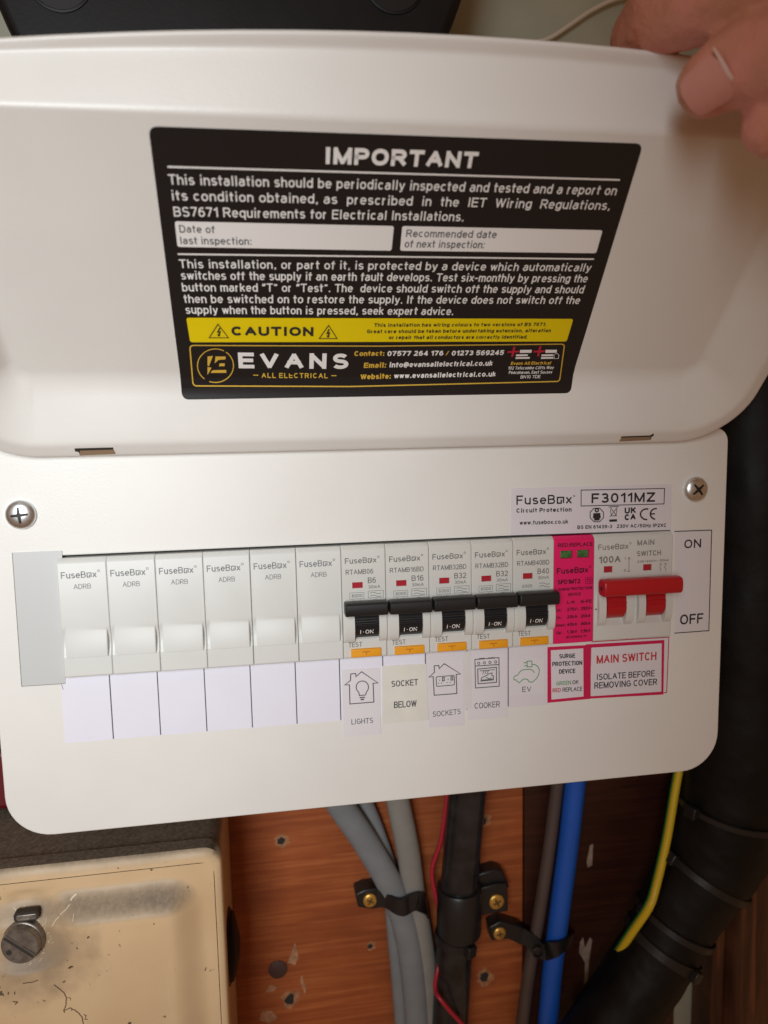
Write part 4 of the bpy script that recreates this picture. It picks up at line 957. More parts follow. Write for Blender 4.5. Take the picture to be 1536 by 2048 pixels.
def f(mb):
    LX(mb, 'CAUTION', (463.2, 670.2), (626.7, 671.2), 18.4, .125, .26, track=.15)
    for ax, ay, l, r, by in ((335, 160, 270, 412, 263), (1107, 168, 1037, 1170, 268)):
        poly_px(mb, LID, Z5([(l + 4, by - 2), (ax, ay + 6), (r - 4, by - 2)]), .17, .26, z=True)
        m_ = (l + r) / 2 + 1
        poly_px(mb, LID, Z5([(m_ + 6, ay + 32), (m_ - 8, ay + 62), (m_ + 8, ay + 58), (m_ - 2, ay + 84)]), .26, .26); poly_px(mb, LID, Z5([(m_ - 10, ay + 76), (m_ - 2, ay + 88), (m_ + 8, ay + 80)]), .18, .26)
    for s, a, b in (('This installation has wiring colours to two versions of BS 7671.', (160, 110), (1308, 104)), ('Great care should be taken before undertaking extension, alteration', (112, 152), (1338, 145)), ('or repair that all conductors are correctly identified.', (258, 192), (1184, 188))):
        LX(mb, s, *Z6([a, b]), 7.2, .10, .26, track=.2)
lidpart(f, 'lettering', 'ink', cb)
cp = lidpart(lambda mb: stroke_on(mb, LID, [p for p in quad_px([(379.5, 690), (755, 691.5), (1129, 687.4), (1119.5, 762), (700, 772.3), (386, 771)], 1.5)] + ['z'], .22, .2), 'company_frame', 'print_gold')
def f(mb):
    for a0, a1 in ((62, 232), (250, 415)):
        poly_px(mb, LID, [(431 + 36 * math.cos(rad(a)), 730.5 - 33.5 * math.sin(rad(a))) for a in np.linspace(a0, a1, 22)], .17, .2)
    F = lambda pts: fill_px(mb, LID, Z5(pts), .2)
    # the split E of the emblem
    F([(262, 392), (300, 388), (272, 460), (262, 456)]); F([(318, 392), (388, 392), (388, 412), (338, 416), (312, 440)]); F([(346, 440), (382, 440), (382, 460), (342, 460)])
    F([(262, 466), (290, 470), (262, 522)]); F([(292, 494), (300, 488), (392, 486), (394, 508), (282, 508)])
    for s, a, b, h in (('ALL ELECTRICAL', (640, 541), (1100, 543.5), 10),): LX(mb, s, *Z5([a, b]), h, .085, track=.3)
    poly_px(mb, LID, Z5([(580, 521), (617, 522)]), .17, .2); poly_px(mb, LID, Z5([(1126, 526), (1162, 526)]), .17, .2)
    LX(mb, 'Contact:', *Z6([(28, 305), (228, 303)]), 9.8, .11); LX(mb, 'Email:', *Z6([(92, 385), (240, 382)]), 10.5, .11); LX(mb, 'Website:', *Z6([(70, 461), (272, 456)]), 10.5, .11)
    LX(mb, '/', *Z6([(636, 302), (656, 302)]), 10, .08); LX(mb, 'Evans All Electrical', (1021, 729.3), (1100.8, 728.2), 6.4, .11)
lidpart(f, 'gold_lettering', 'print_gold', cp)['kind'] = 'stuff'
def f(mb):
    LX(mb, 'EVANS', *Z5([(480, 474), (1243, 479)]), 31.5, .115, track=.3)
    LX(mb, '07577 264 176', *Z6([(248, 305), (620, 302)]), 10, .11); LX(mb, '01273 569245', *Z6([(676, 302), (1022, 298)]), 10, .11)
    LX(mb, 'info@evansallelectrical.co.uk', *Z6([(262, 381), (948, 369)]), 10.3, .105); LX(mb, 'www.evansallelectrical.co.uk', *Z6([(293, 454), (970, 441)]), 10.3, .105)
    for s, L, R in (('102 Telscombe Cliffs Way', (1015.4, 738.5), (1106.5, 737.2)), ('Peacehaven, East Sussex', (1017, 747.3), (1103.4, 746.2)), ('BN10 7DE', (1040.4, 756.2), (1080, 755.5))): LX(mb, s, L, R, 6.2, .075)
    for ox in (0, 51):
        fill_px(mb, LID, [(1040 + ox, 699.2 - ox * .006), (1063.5 + ox * .985, 699), (1062.5 + ox * .985, 704.8), (1039.5 + ox, 705.2)], .2)
        fill_px(mb, LID, [(1032 + ox, 708.3), (1055.5 + ox, 708), (1055 + ox, 711.4), (1031.5 + ox, 711.9)], .2); fill_px(mb, LID, [(1031 + ox, 713.7), (1059.5 + ox * .92, 713.3), (1059 + ox * .92, 716.8), (1030.6 + ox, 717.2)], .2)
    poly_px(mb, LID, [(1108, 716.5), (1107.5, 709), (1113, 705.5), (1117.5, 709), (1116.5, 716.2)], .1, .2, z=True)
lidpart(f, 'white_lettering', 'print_white', cp)
def f(mb):
    for ox, oy in ((1026.4, 702.6), (1078.3, 702)):
        poly_px(mb, LID, [(ox - 11.5, oy + .6), (ox + 11.5, oy - .4)], .42, .2); poly_px(mb, LID, [(ox + 2, oy - 10), (ox - 2.5, oy + 10)], .42, .205)
lidpart(f, 'red_crosses', 'print_red', cp)

# ------------------------------------------------------------------ the old metal switch box, lower left
FX0, FX1, FZ1, FY = -150.0, 67.5, -153.6, 25.0
ob = thing('metal_switch_box', 'old cream enamelled metal switch box with dark dusty top, lower left', 'switch box', (-40, FY, -300)); C0 = (-40, FY, -300)
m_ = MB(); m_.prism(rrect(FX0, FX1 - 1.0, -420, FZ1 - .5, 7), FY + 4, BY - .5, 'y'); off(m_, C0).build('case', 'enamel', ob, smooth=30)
m_ = MB(); o = rrect(FX0 - .5, FX1, -420, FZ1 + .6, 8, 8); i_ = rrect(FX0 + 4, FX1 - 3.2, -416, FZ1 - 5.4, 6, 8); n_ = len(o)
m_.add([(p[0], FY + 9, p[1]) for p in o] + [(p[0], FY + 1.4, p[1]) for p in o] + [(p[0] + (q_[0] - p[0]) * .3, FY, p[1] + (q_[1] - p[1]) * .3) for p, q_ in zip(o, i_)] + [(p[0], FY - .2, p[1]) for p in i_] + [(p[0], FY + 3, p[1]) for p in i_],
       [(k * n_ + i, k * n_ + (i + 1) % n_, (k + 1) * n_ + (i + 1) % n_, (k + 1) * n_ + i) for k in range(4) for i in range(n_)])
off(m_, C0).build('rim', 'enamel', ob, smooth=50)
KN = at(40, 1897, 14)
def cov(x, z):
    # pan pressed forward from a flat border; a bowl sunk round the lock
    d = min(FX1 - 3.6 - x, FZ1 - 5.8 - z); r = 14
    dx, dz = max(0, r + 5 - (FX1 - 3.6 - x)), max(0, r + 5 - (FZ1 - 5.8 - z)); e = r + 5 - math.hypot(dx, dz)
    t = min(1, max(0, (e - 4) / (r + 1))); h = .2 + 7.5 * (t * t * (3 - 2 * t))
    q_ = math.hypot((x - KN[0] - 0) / 19, (z - KN[2] - 2) / (17)); h -= 3.8 * max(0, 1 - q_ ** 3) if q_ < 1 else 0
    return h
m_ = MB(); xs = [FX1 - 3.5 - v for v in [0, .6, 1.2, 2, 3] + [4 + 1.2 * k for k in range(40)] + [54 + 4 * k for k in range(35)]]; zs = [FZ1 - 5.7 - v for v in [0, .6, 1.2, 2, 3] + [4 + 1.2 * k for k in range(60)] + [77 + 5 * k for k in range(30)]]
xs = xs[:75]; nz = len(zs)
m_.add([(x, FY - cov(x, z), z) for x in xs for z in zs], [(i * nz + j, i * nz + j + 1, (i + 1) * nz + j + 1, (i + 1) * nz + j) for i in range(len(xs) - 1) for j in range(nz - 1)])
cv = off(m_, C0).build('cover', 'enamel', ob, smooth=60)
KY = FY - cov(KN[0], KN[2])
kc = at(42, 1893, KY - 5)
m_ = MB(); m_.lathe([(8.5, -1), (8.5, 1.6), (8.2, 2.0), (7.9, 2.1), (7.85, 4.7), (7.5, 5.2), (.02, 5.3)], (kc[0], KY, kc[2]), (-.12, -1, .02), 40)
kn = off(m_, C0).build('lock_knob', 'knob', ob, smooth=35)
s_ = np.array([-.12, -1, .02]); s_ /= np.linalg.norm(s_); a_ = np.array([.80, -.08, -.62]); a_ -= s_ * (a_ @ s_); a_ /= np.linalg.norm(a_); b_ = np.cross(s_, a_)
kc3 = np.array([kc[0], KY, kc[2]])
m_ = MB(); m_.add([kc3 + s_ * 5.37 + a_ * p * 7.2 + b_ * q_ * 1.0 for p, q_ in ((-1, -1), (1, -1), (1, 1), (-1, 1))], [(0, 1, 2, 3)])
off(m_, C0).build('slot', 'slot', kn)
m_ = MB(); m_.add([kc3 + s_ * 5.45 + a_ * p * 7.3 + b_ * (.75 + q_ * .35) for p, q_ in ((-1, -1), (1, -1), (1, 1), (-1, 1))], [(0, 1, 2, 3)])
off(m_, C0).build('slot_lip', 'knob', kn)
m_ = MB(); hc = kc3 + s_ * 5.38 - a_ * 2.0 - b_ * 4.6
m_.add([hc + a_ * 1.15 * math.cos(t) + b_ * 1.15 * math.sin(t) for t in [2 * math.pi * k / 14 for k in range(14)]], [tuple(range(14))]); off(m_, C0).build('hole', 'slot', kn)
# seal tab above the knob
tc = at(53, 1833, KY - 1)
m_ = MB(); hp = rrect(tc[0] - 5, tc[0] + 4.8, tc[2] - 1.9, tc[2] + 2.1, 1.2, 4); m_.prism([(p[0], p[1]) for p in hp], KY - 1.2, KY + 2, 'y'); tb = off(m_, C0).build('seal_slot', 'slot', ob)
m_ = MB(); m_.prism(rrect(tc[0] - 4.0, tc[0] + 4.2, tc[2] - 1.5, tc[2] + 1.1, .8, 4), KY - 1.5, KY, 'y'); off(m_, C0).build('seal_tab', 'knob', tb, bevel=.3)
class Cov(Surf):
    def p(s, u, v, h=0): return (u, FY - cov(u, v) - h, v)
    def uv(s, px, py):
        y = FY - 7
        for _ in range(8):
            q_ = at(px, py, y); y = FY - cov(q_[0], q_[2])
        return np.array([q_[0], q_[2]])
CV = Cov(); Z7 = zp(0, 1540, 3.072)
def crv(pts, hw, mb):
    P = Z7(pts); out = []
    for a, b in zip(P, P[1:]):
        for k in range(4): out.append((a[0] + (b[0] - a[0]) * k / 4 + random.uniform(-.5, .5), a[1] + (b[1] - a[1]) * k / 4 + random.uniform(-.5, .5)))
    out.append(P[-1]); poly_px(mb, CV, out, hw * .75, .06)
m_ = MB()
crv([(332, 1318), (365, 1345), (395, 1370), (408, 1400), (405, 1440), (392, 1480), (398, 1490)], .28, m_); crv([(398, 1478), (430, 1460), (460, 1475), (485, 1495), (505, 1520), (512, 1561)], .26, m_)
crv([(405, 1400), (432, 1398), (436, 1415)], .16, m_); crv([(515, 1500), (530, 1510), (522, 1530), (540, 1530)], .2, m_); crv([(80, 1420), (108, 1425), (92, 1440)], .3, m_)
crv([(535, 1032), (548, 1022)], .5, m_); crv([(1258, 1235), (1268, 1212)], .3, m_); crv([(140, 1312), (200, 1302), (235, 1290)], .3, m_); crv([(0, 1360), (8, 1385)], 1.0, m_)
crv([(20, 1375), (20, 1388)], .3, m_); crv([(50, 1362), (52, 1380)], .3, m_); crv([(90, 1360), (92, 1378)], .3, m_); crv([(470, 1090), (478, 1100)], .3, m_)
off(m_, C0).build('cracks', 'crack', ob)['kind'] = 'stuff'
m_ = MB()
crv([(1022, 1268), (1035, 1340), (1042, 1420), (1055, 1510)], .13, m_); crv([(940, 1415), (965, 1480), (990, 1561)], .1, m_); crv([(318, 960), (350, 910), (400, 860), (430, 825)], .22, m_); crv([(432, 800), (450, 778), (470, 760)], .45, m_)
crv([(445, 930), (455, 880)], .16, m_); crv([(275, 980), (285, 900)], .12, m_)
for k in range(34):
    a = random.uniform(-.9, 1.5); r_ = random.uniform(128, 190); x, y = 130 + r_ * math.cos(a), 1090 + r_ * math.sin(a) * .9 - 40
    crv([(x, y), (x + random.uniform(-14, 22), y - random.uniform(4, 28))], random.uniform(.05, .13), m_)
for k in range(22):
    x, y = random.uniform(80, 200), random.uniform(840, 885); crv([(x, y), (x + random.uniform(-14, 14), y - random.uniform(5, 20))], random.uniform(.06, .14), m_)
off(m_, C0).build('scuffs', 'scratch', ob)['kind'] = 'stuff'
# rubber grommet on the box's right side
gq = at(470, 1890, 55); gx = FX1 - .9
m_ = MB(); pr = [(15.5, 0), (15.8, 1.2), (15, 2.4), (11, 3.6), (5, 5.2), (.02, 5.6)]; m_.lathe(pr, (gx, 55, gq[2]), (1, 0, 0), 30)
gt = thing('rubber_grommet', 'black domed rubber grommet on the side of the cream box', 'grommet', (gx, 55, gq[2])); off(m_, (gx, 55, gq[2])).build('dome', 'black_rubber', gt, smooth=50)
m_ = MB(); m_.lathe([(17, -.2), (17.2, .7), (15.4, 1.0)], (gx, 55, gq[2]), (1, 0, 0), 30); off(m_, (gx, 55, gq[2])).build('flange', 'clip', gt, smooth=50)
# dark red box behind the left edge
rq = at(6, 1590, 70)
rt = thing('red_enclosure', 'dark red enclosure seen past the left edge of the consumer unit', 'enclosure', (rq[0] - 40, 70, rq[2]))
MB().box(-60, 52, 0, 30, -8, 22).build('body', 'red_box', rt, bevel=3, seg=3); MB().box(-60, 53, -3, 30, 22, 80).build('upper_body', 'meter', rt, bevel=3, seg=3)

# ------------------------------------------------------------------ cables, clips and pipes on the board
def cable(name, label, cat, px, y, r, m, flat=1.0, group=None, n=16, k=7, rr=None):
    pts = smoothpath([at(p[0], p[1], p[2] if len(p) > 2 else y) for p in px], k); o = pts[len(pts) // 2]
    mb = MB(); mb.tube(pts, r if rr is None else [rr[0] + (rr[1] - rr[0]) * i / (len(pts) - 1) for i in range(len(pts))], n, flat=flat)
    t = off(mb, o).build(name, m, smooth=60, loc=o); tag(t, label, cat, group); return t
GC = 'grey twin and earth cables'
cable('grey_cable', 'slate grey flat cable sweeping in from the left to the black clip', 'cable', ((640, 1520, 70), (668, 1590, 74), (735, 1690, 79), (790, 1790, 80), (818, 1885, 80), (832, 2000, 80), (838, 2120, 80)), 80, 7.2, 'grey_cable', .72, GC)
cable('grey_cable', 'thin bluish grey cable tucked behind the sweeping slate cable', 'cable', ((690, 1500, 80), (715, 1575, 84), (750, 1660, 85), (782, 1760, 85), (790, 1850, 85), (800, 1960, 85), (812, 2120, 85)), 84, 5.0, 'grey_cable', .7, GC)
cable('grey_cable', 'pale grey flat cable dropping straight beside the thin red wire', 'cable', ((775, 1500, 74), (793, 1590, 78), (816, 1700, 80), (828, 1790, 81), (846, 1900, 81), (858, 2000, 81), (864, 2120, 81)), 80, 6.4, 'pale_cable', .72, GC)
def screw_brass(px, py, y, R, parent, base, spin):
    q_ = at(px, py, y); return panhead((q_[0], y, q_[2]), R, 1.5, 'brass_screw', 'brass', 'brass_dark', parent, base, spin=spin, slotlen=.55)
# P-clip over the grey cables
q_ = at(740, 1800, 78); B0 = tuple(q_)
pc = thing('cable_clip', 'black nylon clip with a brass screw holding the grey cables', 'cable clip', B0)
m_ = MB(); a0, a1 = at(708, 1792, 80), at(768, 1806, 80)
m_.prism([(p[0], p[2]) for p in (at(710, 1788, 80), at(728, 1779, 80), at(752, 1776, 80), at(768, 1784, 80), at(772, 1812, 80), at(745, 1818, 80), at(716, 1814, 80))], 79.5, 89.8, 'y'); off(m_, B0).build('foot', 'clip', pc, bevel=.8)
strap = [at(*p) for p in ((752, 1795, 79), (772, 1800, 77), (792, 1812, 73.5), (806, 1814, 72.5), (820, 1807, 75), (834, 1802, 74), (848, 1808, 77), (852, 1822, 84), (850, 1826, 89))]
sp_ = smoothpath(strap, 5); m_ = MB(); hw_ = 4.8
vv = []
for i, p in enumerate(sp_):
    t_ = sp_[min(i + 1, len(sp_) - 1)] - sp_[max(i - 1, 0)]; t_ /= np.linalg.norm(t_); up = np.array([-.22, 0, 1.]); up -= t_ * (up @ t_); up /= np.linalg.norm(up); nn = np.cross(t_, up)
    vv += [p + up * hw_ - nn * .7, p + up * hw_ + nn * .7, p - up * hw_ + nn * .7, p - up * hw_ - nn * .7]
m_.add(vv, [(4 * i + j, 4 * i + (j + 1) % 4, 4 * i + 4 + (j + 1) % 4, 4 * i + 4 + j) for i in range(len(sp_) - 1) for j in range(4)] + [(0, 1, 2, 3)]); off(m_, B0).build('strap', 'clip', pc, smooth=40)
screw_brass(740, 1800, 79.3, 3.9, pc, B0, 62)
# thin red wire
cable('red_wire', 'thin red wire running down the left of the black cable', 'wire', ((903, 1540, 80), (893, 1600, 80), (882, 1680, 80), (864, 1740, 80), (872, 1795, 78), (886, 1850, 76), (882, 1875, 76), (877, 1930, 74), (870, 1975, 68), (886, 2005, 62), (935, 2060, 61)), 80, 1.15, 'red_wire', n=10)
# black cable, its clip and tie
bk = cable('black_cable', 'thick glossy black cable held by a black saddle clip', 'cable', ((945, 1480, 72), (934, 1590, 74), (926, 1680, 75), (917, 1790, 76), (910, 1880, 76), (904, 1970, 76), (896, 2120, 76)), 76, 10.2, 'black_cable', n=26)
B1 = tuple(at(993, 1802, 78))
kc_ = thing('saddle_clip', 'square black saddle clip with a brass screw beside the black cable', 'cable clip', B1)
m_ = MB(); pth = [at(918, y_, 75.5) for y_ in (1772, 1776, 1860, 1864)]; m_.tube(pth, [11.6, 12.2, 12.2, 11.6], 28); off(m_, B1).build('band', 'clip', kc_, smooth=40)
m_ = MB(); m_.prism([(p[0], p[2]) for p in (at(945, 1779, 79), at(990, 1768, 79), at(1014, 1766, 79), at(1016, 1822, 79), at(985, 1826, 79), at(945, 1836, 79))], 78.5, 89.8, 'y'); off(m_, B1).build('flange', 'clip', kc_, bevel=.8)
m_ = MB(); m_.prism([(p[0], p[2]) for p in (at(950, 1738, 86), at(985, 1728, 86), at(1000, 1732, 86), at(1014, 1765, 86), at(950, 1780, 86))], 81, 89.8, 'y'); off(m_, B1).build('rear_block', 'clip', kc_, bevel=1)
screw_brass(993, 1803, 78.4, 4.4, kc_, B1, 25)
def cable_tie(label, path, R, headang, y=None, w=4.0, group='cable ties'):
    P = np.array(path[0]), np.array(path[1]); ax = P[1] - P[0]; ax = ax / np.linalg.norm(ax); o = (P[0] + P[1]) / 2
    t = thing('cable_tie', label, 'cable tie', tuple(o), group)
    m_ = MB(); m_.tube([o - ax * w / 2, o - ax * w * .4, o + ax * w * .4, o + ax * w / 2], [R + .25, R + .9, R + .9, R + .25], 32, caps=False)
    m_.tube([o - ax * w / 2, o + ax * w / 2], [R - .8, R - .8], 32, caps=False); off(m_, o).build('strap', 'clip', t, smooth=40)
    up = np.array([0, 1, .03]); a = np.cross(ax, up); a /= np.linalg.norm(a); b = np.cross(a, ax); d_ = a * math.cos(rad(headang)) + b * math.sin(rad(headang)); e_ = np.cross(ax, d_)
    hc_ = o + d_ * (R + 1.8); m_ = MB()
    m_.add([hc_ + ax * i * 3.2 + d_ * j * 2.1 + e_ * k * 3.0 for i in (-1, 1) for j in (-1, 1) for k in (-1, 1)], [(0, 1, 3, 2), (4, 6, 7, 5), (0, 4, 5, 1), (2, 3, 7, 6), (0, 2, 6, 4), (1, 5, 7, 3)])
    off(m_, o).build('head', 'clip', t, bevel=.7)
    return t
cable_tie('black cable tie round the glossy black cable below its saddle clip', (at(911, 1868, 76), at(909, 1882, 76)), 10.4, -62, w=5)
# brown-grey and blue cables with their clip
cable('brown_cable', 'dull brown grey cable running beside the blue cable', 'cable', ((1122, 1500, 80), (1112, 1590, 82), (1098, 1700, 83), (1078, 1830, 83), (1062, 1920, 83), (1048, 2020, 83), (1036, 2120, 83)), 83, 3.6, 'brown_cable', n=14)
cable('blue_cable', 'bright blue cable running down to a black clip', 'cable', ((1160, 1480, 76), (1149, 1580, 78), (1138, 1680, 79), (1125, 1780, 79), (1112, 1880, 79), (1102, 1970, 79), (1090, 2120, 79)), 79, 5.7, 'blue', n=20)
B2 = tuple(at(998, 1866, 80))
bc = thing('cable_clip', 'black nylon clip with a brass screw holding the blue cable', 'cable clip', B2)
m_ = MB(); m_.prism([(p[0], p[2]) for p in (at(978, 1852, 82), at(1000, 1840, 82), at(1040, 1852, 82), at(1062, 1868, 82), at(1070, 1890, 82), at(1040, 1888, 82), at(1015, 1876, 82), at(982, 1880, 82))], 81, 89.8, 'y'); off(m_, B2).build('foot', 'clip', bc, bevel=.8)
strap = [at(*p) for p in ((1040, 1868, 82), (1062, 1882, 80), (1076, 1898, 78), (1090, 1904, 77), (1102, 1900, 73), (1118, 1896, 71.5), (1134, 1886, 75), (1142, 1880, 83), (1143, 1880, 89))]
sp_ = smoothpath(strap, 5); m_ = MB(); vv = []
for i, p in enumerate(sp_):
    t_ = sp_[min(i + 1, len(sp_) - 1)] - sp_[max(i - 1, 0)]; t_ /= np.linalg.norm(t_); up = np.array([.25, 0, 1.]); up -= t_ * (up @ t_); up /= np.linalg.norm(up); nn = np.cross(t_, up)
    vv += [p + up * 4.2 - nn * .7, p + up * 4.2 + nn * .7, p - up * 4.2 + nn * .7, p - up * 4.2 - nn * .7]
m_.add(vv, [(4 * i + j, 4 * i + (j + 1) % 4, 4 * i + 4 + (j + 1) % 4, 4 * i + 4 + j) for i in range(len(sp_) - 1) for j in range(4)] + [(0, 1, 2, 3)]); off(m_, B2).build('strap', 'clip', bc, smooth=40)
m_ = MB(); hq = at(1074, 1902, 74); m_.lathe([(2.8, 0), (3.2, 1.5), (2.4, 1.8), (2.2, .6), (.02, .6)], tuple(hq), (-.1, -1, 0), 18); off(m_, B2).build('eyelet', 'clip', bc, smooth=40)
screw_brass(999, 1866, 80.8, 3.7, bc, B2, 5)
# thick black sleeve at the right
D = [(1505, 700, 52, 32), (1500, 1000, 52, 32), (1492, 1300, 53, 31), (1478, 1480, 54, 29), (1458, 1600, 55, 27.5), (1428, 1700, 57, 26), (1376, 1790, 58, 22.5), (1328, 1880, 58, 20.5), (1278, 1960, 58, 20), (1220, 2050, 58, 20), (1150, 2150, 58, 20)]
pth = smoothpath([np.append(at(p[0], p[1], p[2]), p[3]) for p in D], 14); o = pth[80][:3]
m_ = MB(); m_.tube([p[:3] for p in pth], [p[3] for p in pth], 64)
from mathutils import noise
for i, p in enumerate(m_.v):
    c_ = pth[min(i // 64, len(pth) - 1)][:3]; d_ = np.array(p) - c_; q_ = Vector(p)
    k_ = 1 + .045 * noise.noise(q_ * .035) + .035 * abs(noise.noise(q_ * .09)) + .012 * noise.noise(q_ * .3)
    m_.v[i] = tuple(c_ + d_ * k_)
sl = off(m_, o).build('cable_sleeve', 'black_rubber', smooth=60, loc=o); tag(sl, 'thick black rubber sleeve bending down along the right side', 'cable sleeve')
def near(px, py):
    best = min(range(len(pth)), key=lambda i: np.linalg.norm(pth[i][:3] - at(px, py, 57))); return best
for (px, py, ha, w_), lb in zip(((1452, 1606, 200, 3.4), (1410, 1745, 192, 4.5), (1352, 1842, 188, 4), (1335, 1892, -70, 5.5)),
                               ('topmost cable tie on the thick black sleeve, under the corner of the unit', 'cable tie round the bend of the thick black sleeve',
                                'cable tie that pins the yellow wire to the black sleeve', 'lowest cable tie on the thick black sleeve, with a pale glint')):
    i = near(px, py); cable_tie(lb, (pth[max(i - 1, 0)][:3], pth[i + 1][:3]), pth[i][3] * 1.03, ha, w=w_)
# earth wire
ey = [(1366, 1500, 60), (1352, 1575, 58), (1334, 1680, 55), (1312, 1775, 52), (1298, 1815, 50), (1268, 1860, 54), (1240, 1902, 60), (1212, 1945, 70), (1190, 1985, 80), (1168, 2030, 85)]
ew = cable('earth_wire', 'green and yellow earth wire running along the black sleeve', 'earth wire', ey, 55, 2.15, 'earth_y', n=12)
p2 = smoothpath([at(p[0], p[1], p[2]) + np.array([-.45, 1.35, 0]) for p in ey], 7); o = np.array(ew.location) / MM
m_ = MB(); m_.tube(p2, 1.75, 10); off(m_, o).build('green_stripe', 'earth_g', ew, smooth=60)

# ------------------------------------------------------------------ black meter body and white wire above the lid
MY = 40
def mz(px, py): q_ = at(px, py, MY); return (q_[0], q_[2])
pl_ = [mz(-25, -30), mz(8, 45), mz(40, 110), mz(60, 150), mz(120, 185), mz(790, 190), mz(850, 165), mz(884, 100), mz(908, 45), mz(935, -30), mz(990, -400), mz(-90, -400)]
bs = (mz(450, 0)[0], MY, mz(450, 0)[1])
mt = thing('electricity_meter', 'black moulded meter base with two round screw wells above the lid', 'meter', bs)
m_ = MB(); m_.prism(pl_, MY, 107, 'y'); off(m_, bs).build('body', 'meter', mt, bevel=4, seg=4)
for px, py, R in ((118, -42, 11.5), (788, -38, 12.2)):
    q_ = at(px, py, MY); m_ = MB(); m_.lathe([(R + 1.2, -.2), (R + 1.1, .5), (R + .2, .7), (R, .2), (R - .3, -.3)], (q_[0], MY, q_[2]), (0, -1, 0), 36)
    wl = off(m_, bs).build('screw_well', 'meter', mt, smooth=30)
    m_ = MB(); m_.lathe([(R - .2, .05), (R - .2, .25), (.02, .25)], (q_[0], MY, q_[2]), (0, -1, 0), 36); off(m_, bs).build('well_floor', 'meter_dark', wl, smooth=40)
    m_ = MB(); m_.lathe([(4, .2), (4, 1.0), (.02, 1.2)], (q_[0], MY, q_[2]), (0, -1, 0), 20); off(m_, bs).build('well_screw', 'dark_steel', wl, smooth=40)
cable('white_wire', 'thin off-white wire crossing the plaster towards the hand', 'wire', ((940, 110, 100), (1000, 97, 103), (1045, 90, 104), (1095, 78, 104), (1140, 50, 104), (1185, 20, 104), (1240, -4, 104), (1330, -20, 104), (1450, -10, 104)), 104, 1.2, 'white_wire', n=10)
# a white flex behind the lid's corner
# ------------------------------------------------------------------ the hand holding the lid
def HP(px, py, y): return at(px, py, y)
caps = []
def limb(pts):      # pts: (px,py,y,r)
    P = [(HP(p[0], p[1], p[2] + 14), p[3] * 1.07) for p in pts]
    for a, b in zip(P, P[1:]): caps.append((a, b))
# index finger: along the top, bent down behind the edge of the lid
limb([(1860, -110, -138, 12.8), (1690, -95, -128, 12.0), (1530, -42, -113, 12.0), (1412, -8, -100, 11.6), (1332, 22, -88, 11.0), (1292, 75, -78, 10.2), (1284, 130, -71, 9.0)])
# thumb on the inside of the lid
limb([(1900, 190, -150, 14.5), (1740, 125, -136, 12.8), (1600, 105, -124, 11.3), (1510, 118, -114, 10.3), (1452, 145, -108, 9.6), (1418, 168, -105.5, 8.3)])
# middle, ring and little fingers curled into the palm
limb([(1900, -10, -140, 12.5), (1760, 60, -118, 11), (1620, 165, -112, 10), (1552, 250, -114, 8.4)])
limb([(1960, 70, -145, 12), (1850, 150, -122, 10.5), (1740, 250, -116, 9.5), (1680, 300, -122, 8)])
limb([(2010, 150, -150, 11), (1930, 240, -130, 9.3), (1840, 320, -126, 8.2), (1790, 340, -130, 7)])
# palm and wrist
PALM = (2130, 10, -150, 18)
for a in ((1860, -120, -138, 13), (1900, -10, -140, 14), (1960, 70, -145, 14), (2010, 150, -150, 13)): limb([a, PALM])
limb([(1900, 190, -150, 14.5), (2050, 100, -152, 17)]); limb([(2050, 100, -152, 17), PALM])
pw = HP(PALM[0], PALM[1], PALM[2] + 14); q0 = (pw, 20)
for q1 in ((pw + np.array([45, -12, 22]), 22), (pw + np.array([90, -25, 48]), 25), (pw + np.array([190, -60, 110]), 33)):
    caps.append((q0, q1)) if False else caps.append(((q0[0], q0[1]), (q1[0], q1[1]))); q0 = q1
bm = bmesh.new()
for (a, ra), (b, rb) in caps:
    L = np.linalg.norm(b - a); n = max(2, int(L / 2.5))
    for k in range(n + 1):
        p = a + (b - a) * k / n; r = ra + (rb - ra) * k / n
        bmesh.ops.create_icosphere(bm, subdivisions=2, radius=r * MM, matrix=Matrix.Translation(Vector(p) * MM))
me = bpy.data.meshes.new('hand_raw'); bm.to_mesh(me); bm.free()
tmp = bpy.data.objects.new('hand_raw', me); COL.objects.link(tmp)
md = tmp.modifiers.new('r', 'REMESH'); md.mode = 'VOXEL'; md.voxel_size = 1.3 * MM
sm = tmp.modifiers.new('s', 'SMOOTH'); sm.factor = .5; sm.iterations = 9
dg = bpy.context.evaluated_depsgraph_get(); hm = bpy.data.meshes.new_from_object(tmp.evaluated_get(dg))
bpy.data.objects.remove(tmp); bpy.data.meshes.remove(me)
nr_ = [v_.normal.copy() for v_ in hm.vertices]; cs_ = [v_.co.copy() for v_ in hm.vertices]
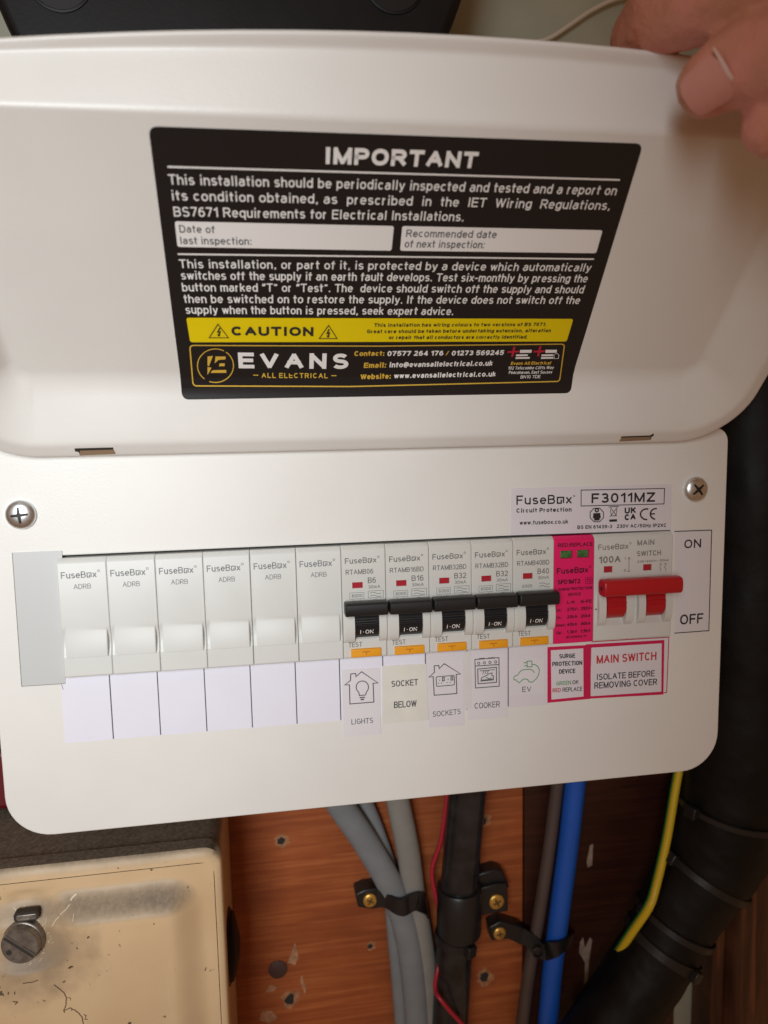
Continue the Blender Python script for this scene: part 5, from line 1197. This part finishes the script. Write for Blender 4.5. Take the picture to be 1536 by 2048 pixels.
for i_, q0_ in enumerate(cs_):
    q_ = q0_ / MM; n_ = noise.noise(q_ * .16) * .35 + noise.noise(q_ * .5) * .16
    w_ = noise.noise(Vector((q_.x * .75, q_.y * .25, q_.z * .35))); n_ -= .22 * max(0, 1 - abs(w_) * 7)
    cs_[i_] = q0_ + nr_[i_] * n_ * MM
hm.vertices.foreach_set('co', np.array(cs_, dtype=np.float32).ravel()); hm.update()
ho = HP(1500, 100, -102)
hm.transform(Matrix.Translation(-Vector(ho) * MM)); hm.shade_smooth(); hm.materials.clear(); hm.materials.append(M['skin']); hm.name = 'person'
hand = bpy.data.objects.new('person', hm); COL.objects.link(hand); hand.location = Vector(ho) * MM
tag(hand, 'bare hand pinching the upper right edge of the lid between thumb and finger', 'person')
# thumb nail: curved plate on the thumb's front
tip, base_ = HP(1408, 176, -91), HP(1452, 141, -95)
ax = tip - base_; ax /= np.linalg.norm(ax); vw = CAM - tip; vw /= np.linalg.norm(vw); nrm = vw - ax * (vw @ ax); nrm += np.array([-.38, 0, -.34]); nrm -= ax * (nrm @ ax); nrm /= np.linalg.norm(nrm); sd = np.cross(ax, nrm)
def nailgrid(l0, l1, w, lift, nU=14, nV=12):
    mb = MB(); cen = (tip + base_) / 2; v = []
    for i in range(nU + 1):
        u = i / nU; l = l0 + (l1 - l0) * u; ww = w * (1 - .85 * abs(2 * u - 1) ** 5) ** .5
        for j in range(nV + 1):
            t_ = (2 * j / nV - 1) * ww; R = 9.75 - .17 * l
            v.append(cen + ax * l + sd * R * math.sin(t_) + nrm * (R * math.cos(t_) - .55 + lift - .02 * max(0, l) ** 2))
    return mb.add(v, [(i * (nV + 1) + j, i * (nV + 1) + j + 1, (i + 1) * (nV + 1) + j + 1, (i + 1) * (nV + 1) + j) for i in range(nU) for j in range(nV)])
off(nailgrid(-3.2, 8.0, .70, .42), ho).build('thumbnail', 'nail', hand, smooth=70)
off(nailgrid(-3.9, -2.9, .72, .47, 4), ho).build('cuticle', 'cuticle', hand, smooth=70)
